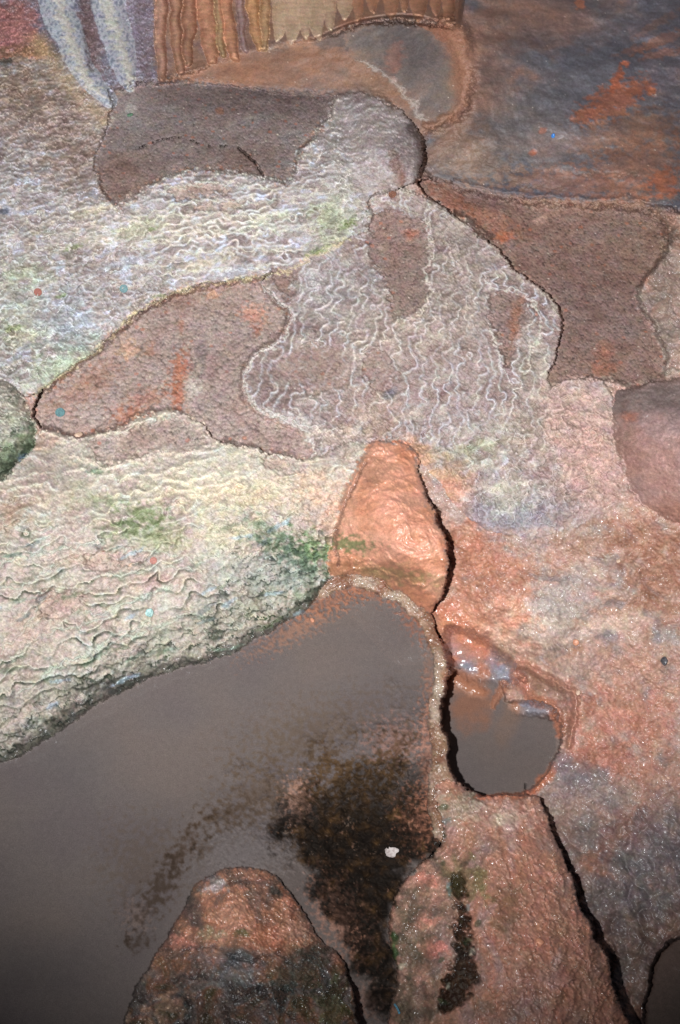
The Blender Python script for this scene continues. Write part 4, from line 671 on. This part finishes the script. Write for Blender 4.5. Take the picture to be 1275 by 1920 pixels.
# smooth normals over the whole surface so neighbouring objects shade without a seam
def slope(A, ax):
    d = np.diff(A, axis=ax); L = (d ** 2).sum(-1) ** 2; wgt = 1 / (L + .0040 ** 4)
    d = d * wgt[..., None]; o = np.zeros_like(A); ws = np.zeros(A.shape[:2] + (1,), F4); wg = wgt[..., None]
    if ax == 1: o[:, 1:] += d; o[:, :-1] += d; ws[:, 1:] += wg; ws[:, :-1] += wg
    else: o[1:] += d; o[:-1] += d; ws[1:] += wg; ws[:-1] += wg
    return o / ws
P64 = P.astype(np.float64); gu = slope(P64, 1); gv = slope(P64, 0)
N = np.cross(gv, gu); N /= np.linalg.norm(N, axis=-1, keepdims=True) + 1e-12
N[(N * P).sum(-1) > 0] *= 1
def material(name, bump=.25, scale=420, spec=.5, coat=0.0):
    m = bpy.data.materials.new(name); m.use_nodes = True; nt = m.node_tree; b = nt.nodes['Principled BSDF']
    a = nt.nodes.new('ShaderNodeAttribute'); a.attribute_name = 'stone_tint'
    r = nt.nodes.new('ShaderNodeAttribute'); r.attribute_name = 'stone_rough'
    g = nt.nodes.new('ShaderNodeNewGeometry')
    n = nt.nodes.new('ShaderNodeTexNoise'); n.inputs['Scale'].default_value = scale; n.inputs['Detail'].default_value = 5; n.inputs['Roughness'].default_value = .65
    nt.links.new(g.outputs['Position'], n.inputs['Vector'])
    mp = nt.nodes.new('ShaderNodeMapRange'); mp.inputs['From Min'].default_value = .3; mp.inputs['From Max'].default_value = .7; mp.inputs['To Min'].default_value = .78; mp.inputs['To Max'].default_value = 1.22
    nt.links.new(n.outputs['Fac'], mp.inputs['Value'])
    mu = nt.nodes.new('ShaderNodeVectorMath'); mu.operation = 'SCALE'
    nt.links.new(a.outputs['Color'], mu.inputs[0]); nt.links.new(mp.outputs[0], mu.inputs['Scale']); nt.links.new(mu.outputs[0], b.inputs['Base Color'])
    nt.links.new(r.outputs['Fac'], b.inputs['Roughness'])
    bp = nt.nodes.new('ShaderNodeBump'); bp.inputs['Strength'].default_value = bump; bp.inputs['Distance'].default_value = .0020
    nt.links.new(n.outputs['Fac'], bp.inputs['Height']); nt.links.new(bp.outputs[0], b.inputs['Normal'])
    b.inputs['Specular IOR Level'].default_value = spec
    if coat: b.inputs['Coat Weight'].default_value = coat; b.inputs['Coat Roughness'].default_value = .1
    return m
M_DRY = material('calcite_flowstone', .22, 420, .35)
M_MUD = material('wet_muddy_rock', .2, 380, .5, .15)
M_ROCK = material('smooth_cave_rock', .12, 460, .35)
M_WET = material('dripping_wet_flowstone', .25, 460, .5, .5)
M_SILT = material('settled_silt', .08, 600, .2)
M_PEB = material('calcite_nodules', .35, 500, .35)
INFO = {  # name of the layer -> object name, label, category, material, kind
 'cave_floor': ('cave_floor', 'muddy orange and grey flowstone slope on the right side of the cave', 'rock slope', M_MUD, 'structure'),
 'rock_wall': ('rock_wall', 'smooth dark grey rock wall with an orange patch, curving up at the top right', 'rock wall', M_ROCK, None),
 'right_basin': ('dry_pool_bed', 'dry rust brown nodule bed below the dark grey wall, right of the rippled slope', 'pool bed', M_PEB, 'structure'),
 'boulder': ('boulder', 'rounded pinkish boulder with a dark grey top at the right edge', 'boulder', M_ROCK, None),
 'streaked_wall': ('flowstone_wall', 'purplish crusted flowstone wall with two blue white streaks at the top left', 'flowstone', M_DRY, None),
 'curtain': ('dripstone_curtain', 'orange brown curtain of dripstone columns hanging behind the smooth ledge', 'dripstone', M_ROCK, None),
 'ledge': ('rock_ledge', 'smooth orange brown ledge at the foot of the dripstone columns', 'rock ledge', M_ROCK, None),
 'bowl': ('rock_basin', 'shallow grey rock basin crossed by a pale streak, left of the dark wall', 'rock basin', M_ROCK, None),
 'upper_basin': ('dry_pool_bed', 'dry grey brown nodule bed with a fine crack, in front of the streaked wall', 'pool bed', M_PEB, 'structure'),
 'left_terrace': ('rimstone_terrace', 'broad pale rippled rimstone terrace between the two brown nodule beds on the left', 'rimstone', M_DRY, None),
 'knob': ('stalagmite', 'squat purplish grey stalagmite knob with a dark right flank above the copper coin', 'stalagmite', M_DRY, None),
 'centre_slope': ('rimstone_slope', 'grey brown rimstone slope with winding pale rims running down the middle', 'rimstone', M_DRY, None),
 'mid_basin': ('dry_pool_bed', 'pinkish brown nodule bed with a rust orange patch in its middle', 'pool bed', M_PEB, 'structure'),
 'lower_terrace': ('rimstone_terrace', 'pale cream and green rippled rimstone bank sloping down to the large pool', 'rimstone', M_DRY, None),
 'nose': ('flowstone_boulder', 'rounded green stained flowstone boulder cut by the left edge', 'flowstone', M_DRY, None),
 'pool_bed': ('pool_bed', None, None, M_SILT, 'structure'),
 'cone': ('stalagmite', 'bright orange clay coloured stalagmite cone at the head of the large pool', 'stalagmite', M_MUD, None),
 'dam': ('rimstone_dam', 'narrow knobbly rimstone dam between the large pool and the small pool', 'rimstone dam', M_WET, None),
 'small_pool_bed': ('small_pool_bed', None, None, M_SILT, 'structure'),
 'mound': ('flowstone_mound', 'wet mottled flowstone mound with dark green and blue top rising from the pool bottom centre', 'flowstone', M_WET, None),
 'front_mound': ('flowstone_mound', 'reddish pink flowstone mound with a dark wet gully, right of the pool in front', 'flowstone', M_WET, None),
 'corner_pool_bed': ('corner_pool_bed', None, None, M_SILT, 'structure'),
}
PART = {'curtain_column': 'curtain', 'curtain_fold': 'curtain', 'tongue': 'streaked_wall'}
PNAME = {'curtain_column': 'dripstone_column', 'curtain_fold': 'curtain_fold', 'tongue': 'calcite_streak'}
fid = ID[:-1, :-1]
idx = np.arange(NY * NX, dtype=np.int32).reshape(NY, NX)
Pf = P.reshape(-1, 3); Nf = N.reshape(-1, 3); Cf = COL.reshape(-1, 3); Rf = RO.reshape(-1)
OBJ = {}
for i, nm in enumerate(IDS):
    jj, ii = np.nonzero(fid == i)
    if len(jj) < 4: continue
    quads = np.stack([idx[jj, ii], idx[jj + 1, ii], idx[jj + 1, ii + 1], idx[jj, ii + 1]], 1)
    used, inv = np.unique(quads.ravel(), return_inverse=True); inv = inv.astype(np.int32).ravel()
    part = nm in PART
    oname, label, cat, mt, kind = (PNAME[nm], None, None, INFO[PART[nm]][3], None) if part else INFO[nm]
    me = bpy.data.meshes.new(oname); v = Pf[used]
    org = np.array([v[:, 0].mean(), v[:, 1].mean(), v[:, 2].min()], F4)
    if part: org = OBJ[PART[nm]]['o']
    me.vertices.add(len(v)); me.vertices.foreach_set('co', (v - org).ravel())
    nq = len(quads); me.loops.add(nq * 4); me.loops.foreach_set('vertex_index', inv)
    me.polygons.add(nq); me.polygons.foreach_set('loop_start', np.arange(0, nq * 4, 4, dtype=np.int32))
    me.update(calc_edges=True)
    me.polygons.foreach_set('use_smooth', np.ones(nq, bool))
    ca = me.color_attributes.new('stone_tint', 'FLOAT_COLOR', 'POINT')
    ca.data.foreach_set('color', np.concatenate([np.clip(Cf[used], 0.002, .9), np.ones((len(used), 1), F4)], 1).astype(F4).ravel())
    ra = me.attributes.new('stone_rough', 'FLOAT', 'POINT'); ra.data.foreach_set('value', np.ascontiguousarray(Rf[used], F4))
    me.normals_split_custom_set_from_vertices(Nf[used])
    me.materials.append(mt)
    o = bpy.data.objects.new(oname, me); C.collection.objects.link(o)
    if part: o.parent = OBJ[PART[nm]]['ob']
    else:
        o.location = org.tolist(); OBJ[nm] = {'ob': o, 'o': org}
        if kind: o['kind'] = kind
        if label and not kind: o['label'] = label; o['category'] = cat
# ------------------------------------------------------------------ still water
def water_mat():
    m = bpy.data.materials.new('clear_still_water'); m.use_nodes = True; nt = m.node_tree; nt.nodes.clear()
    out = nt.nodes.new('ShaderNodeOutputMaterial'); mx = nt.nodes.new('ShaderNodeMixShader'); tr = nt.nodes.new('ShaderNodeBsdfTransparent'); gl = nt.nodes.new('ShaderNodeBsdfGlossy'); fr = nt.nodes.new('ShaderNodeFresnel')
    tr.inputs[0].default_value = (.975, .97, .955, 1); gl.inputs['Roughness'].default_value = .01; fr.inputs['IOR'].default_value = 1.33
    nt.links.new(fr.outputs[0], mx.inputs[0]); nt.links.new(tr.outputs[0], mx.inputs[1]); nt.links.new(gl.outputs[0], mx.inputs[2]); nt.links.new(mx.outputs[0], out.inputs[0])
    return m
WM = water_mat()
def water(name, poly, z, grow):
    sd = sdf_img(poly, 1); st = 8.0
    xs = np.arange(-416, 1700, st); ys = np.arange(900, 2236, st); X_, Y_ = np.meshgrid(xs, ys); s_ = samp(sd, X_, Y_)
    m = s_ > -grow
    ok = m[:-1, :-1] & m[1:, :-1] & m[:-1, 1:] & m[1:, 1:]
    ddx, ddy, ddz = ray(X_, Y_); k = (z - CAM_H) / ddz; V = np.stack([ddx * k, ddy * k, np.full(X_.shape, z)], -1).reshape(-1, 3)
    ix = np.arange(X_.size).reshape(X_.shape); j, i = np.nonzero(ok)
    q = np.stack([ix[j, i], ix[j + 1, i], ix[j + 1, i + 1], ix[j, i + 1]], 1); used, inv = np.unique(q.ravel(), return_inverse=True)
    me = bpy.data.meshes.new(name); me.from_pydata(V[used].tolist(), [], inv.reshape(-1, 4).tolist()); me.materials.append(WM)
    o = bpy.data.objects.new(name, me); C.collection.objects.link(o); o['kind'] = 'structure'
water('pool_water', P_POOL, -.002, 6)
water('small_pool_water', P_SPOOL, -.131, 5)
water('corner_pool_water', P_CORNER, -.183, 4)

# ------------------------------------------------------------------ small loose things
def surf(s, t):
    i = int(np.clip(np.searchsorted(SA, s), 1, NX - 1)); j = int(np.clip(np.searchsorted(TA, t), 1, NY - 1))
    a = P[j - 3:j + 4, i - 3:i + 4].reshape(-1, 3).mean(0); n = N[j - 5:j + 6, i - 5:i + 6].reshape(-1, 3).mean(0)
    n = Vector(n.tolist()).normalized()
    if n.z < 0: n = -n
    return Vector(a.tolist()), n
def solid(name, col, rough=.5, metal=0.0, col2=None, scale=500, bump=.4, emit=0):
    m = bpy.data.materials.new(name); m.use_nodes = True; nt = m.node_tree; b = nt.nodes['Principled BSDF']
    tc = nt.nodes.new('ShaderNodeTexCoord'); n = nt.nodes.new('ShaderNodeTexNoise'); n.inputs['Scale'].default_value = scale; n.inputs['Detail'].default_value = 4
    cr_ = nt.nodes.new('ShaderNodeValToRGB'); c1 = (lin(col)).tolist() + [1]; c2 = (lin(col2 or tuple(int(v * .75) for v in col))).tolist() + [1]
    cr_.color_ramp.elements[0].color = c2; cr_.color_ramp.elements[1].color = c1; cr_.color_ramp.elements[0].position = .38; cr_.color_ramp.elements[1].position = .6
    nt.links.new(tc.outputs['Object'], n.inputs['Vector']); nt.links.new(n.outputs['Fac'], cr_.inputs[0]); nt.links.new(cr_.outputs[0], b.inputs['Base Color'])
    bp = nt.nodes.new('ShaderNodeBump'); bp.inputs['Strength'].default_value = bump; bp.inputs['Distance'].default_value = .0006; nt.links.new(n.outputs['Fac'], bp.inputs['Height']); nt.links.new(bp.outputs[0], b.inputs['Normal'])
    b.inputs['Roughness'].default_value = rough; b.inputs['Metallic'].default_value = metal
    return m
def px_m(s, t): a = at(s, t, .1); return (a - Vector((0, 0, CAM_H))).length / FPX
def place(name, me, mt, s, t, label, cat, lift=0, group=None, rz_=0.0):
    p, n = surf(s, t); me.materials.append(mt); o = bpy.data.objects.new(name, me); C.collection.objects.link(o)
    q = n.to_track_quat('Z', 'Y'); o.rotation_mode = 'QUATERNION'
    from mathutils import Quaternion
    o.rotation_quaternion = q @ Quaternion((0, 0, 1), rz_); o.location = p + n * lift
    o['label'] = label; o['category'] = cat
    if group: o['group'] = group
    return o
def coin(s, t, rpx, mt, label):
    r = rpx * px_m(s, t); h = r * .16; V = []; Fc = []; n = 40
    prof = [(0, .55), (.82, .55), (.86, 1.0), (.96, 1.0), (1.0, .75), (1.0, -.8), (.9, -1), (0, -1)]
    for (a, z) in prof:
        for k in range(n): V.append((a * r * math.cos(2 * math.pi * k / n), a * r * math.sin(2 * math.pi * k / n), z * h * .5))
    for i in range(len(prof) - 1):
        for k in range(n): Fc.append((i * n + k, i * n + (k + 1) % n, (i + 1) * n + (k + 1) % n, (i + 1) * n + k))
    me = bpy.data.meshes.new('coin'); me.from_pydata(V, [], [f[::-1] for f in Fc]); me.update()
    for p in me.polygons: p.use_smooth = False
    place('coin', me, mt, s, t, label, 'coin', h * .7 + .0016, 'coins dropped on the flowstone')
def stone(name, s, t, rx, ry, mt, label, cat, seed=0, flat=.45, rz_=0.0, lift=0.0):
    import bmesh
    from mathutils import noise
    k = px_m(s, t); bm = bmesh.new(); bmesh.ops.create_icosphere(bm, subdivisions=4, radius=1)
    for v in bm.verts:
        n = noise.fractal(v.co * 1.3 + Vector((seed * 7.1, 0, 0)), 1, 2, 4); c = 1 + .15 * n + .05 * noise.noise(v.co * 7 + Vector((seed, 0, 0)))
        v.co = Vector((v.co.x * rx * k * c, v.co.y * ry * k * c, v.co.z * flat * min(rx, ry) * k * c))
    me = bpy.data.meshes.new(name); bm.to_mesh(me); bm.free()
    for p in me.polygons: p.use_smooth = True
    place(name, me, mt, s, t, label, cat, lift + flat * min(rx, ry) * k * .35 + .001, rz_=rz_)
m_teal = solid('verdigris_copper', (96, 140, 142), .6, 0, (72, 104, 110))
m_cop = solid('tarnished_copper', (150, 98, 76), .45, .25, (112, 76, 62))
m_red = solid('red_brown_copper', (170, 96, 80), .5, .1, (140, 80, 66))
coin(113, 773, 8.5, m_teal, 'teal verdigris coin on the pinkish brown nodule bed, near its left tip')
coin(232, 541, 7, m_teal, 'small teal coin lying on the rippled pale terrace above the nodule bed')
coin(735, 362, 6.5, m_cop, 'round copper coin at the foot of the grey stalagmite knob')
coin(70, 547, 6.5, m_red, 'reddish coin among the pale ripples near the left edge')
coin(287, 1050, 6.5, m_red, 'reddish brown coin on the cream rimstone bank above the large pool')
m_white = solid('white_crusted_stone', (214, 202, 200), .6, 0, (176, 160, 158), 260)
m_pale = solid('pale_cream_stone', (216, 186, 160), .6, 0, (190, 156, 134), 300)
m_grey = solid('dark_grey_stone', (92, 88, 92), .4, 0, (62, 60, 62), 300)
m_rose = solid('peach_stone', (222, 152, 116), .5, 0, (200, 130, 100), 300)
m_mint = solid('pale_mint_crust', (186, 220, 212), .6, 0, (130, 170, 168), 300)
stone('stone', 735, 1597, 15, 12, m_white, 'white crusted stone lying on the dark bed of the large pool', 'stone', 12, .4, .7)
stone('stone', 146, 816, 5.5, 8.5, m_pale, 'cream pebble at the lower rim of the pinkish brown nodule bed', 'stone', 2, .6)
stone('stone', 1246, 1240, 8, 7, m_grey, 'dark grey pebble on the pink slope by the right edge', 'stone', 3, .6)
stone('stone', 1012, 1767, 7, 6, m_rose, 'peach coloured pebble on the reddish mound in front', 'stone', 4, .5)
stone('stone', 279, 1148, 8, 8, m_mint, 'pale mint crusted pebble on the cream rimstone bank', 'stone', 5, .4)
stone('stone', 1083, 1298, 4.5, 6, m_pale, 'small cream pebble on the orange lip right of the small pool', 'stone', 6, .6)
stone('stone', 245, 1059, 4.5, 3.5, m_pale, 'tiny cream pebble on the rimstone bank left of the reddish brown coin', 'stone', 7, .6)
stone('stone', 925, 890, 4.5, 3.2, m_white, 'small white pebble on the rippled slope right of the orange cone', 'stone', 8, .6, -.5)
stone('stone', 1159, 1053, 4, 4, m_pale, 'small cream pebble on the rust brown slope below the boulder', 'stone', 9, .6)
stone('stone', 243, 216, 5, 3.5, solid('green_chip', (104, 140, 112), .5), 'small green stone on the pale spot of the nodule bed below the streaked wall', 'stone', 10, .5)
stone('stone', 1079, 1204, 6, 6, m_rose, 'round pinkish pebble on the grey streaked slope above the small pool', 'stone', 11, .5)
stone('stone', 585, 1162, 3.5, 5, m_rose, 'tiny orange pebble at the water line of the large pool', 'stone', 12, .6)
stone('plastic_scrap', 1037, 253, 2.8, 3.6, solid('blue_plastic', (30, 140, 226), .35, 0, (20, 110, 200)), 'tiny bright blue plastic scrap on the dark grey rock wall', 'litter', 13, .6)
def stick(s0, t0, s1, t1, r, mt, label):
    a, n1 = surf(s0, t0); b, n2 = surf(s1, t1); a = a + n1 * .004; b = b + n2 * .004; d = b - a; L = d.length; V = []; Fc = []; n = 10
    for i, z in enumerate((0, .03, .35, .68, .97, 1)):
        rr = r * (.7 if i in (0, 5) else 1)
        for k in range(n): V.append((rr * math.cos(2 * math.pi * k / n) + .0008 * math.sin(z * 3), rr * math.sin(2 * math.pi * k / n), z * L))
    for i in range(5):
        for k in range(n): Fc.append((i * n + k, i * n + (k + 1) % n, (i + 1) * n + (k + 1) % n, (i + 1) * n + k))
    Fc.append(tuple(range(n))[::-1]); Fc.append(tuple(range(5 * n, 6 * n)))
    me = bpy.data.meshes.new('plastic_stick'); me.from_pydata(V, [], Fc); me.materials.append(mt); o = bpy.data.objects.new('plastic_stick', me); C.collection.objects.link(o)
    o.rotation_mode = 'QUATERNION'; o.rotation_quaternion = d.to_track_quat('Z', 'Y'); o.location = a; o['label'] = label; o['category'] = 'litter'
stick(743, 1885, 752, 1903, .0016, solid('pale_blue_plastic', (96, 170, 200), .35), 'thin pale blue plastic stick on the mossy edge of the reddish mound')
print('verts', NX * NY)
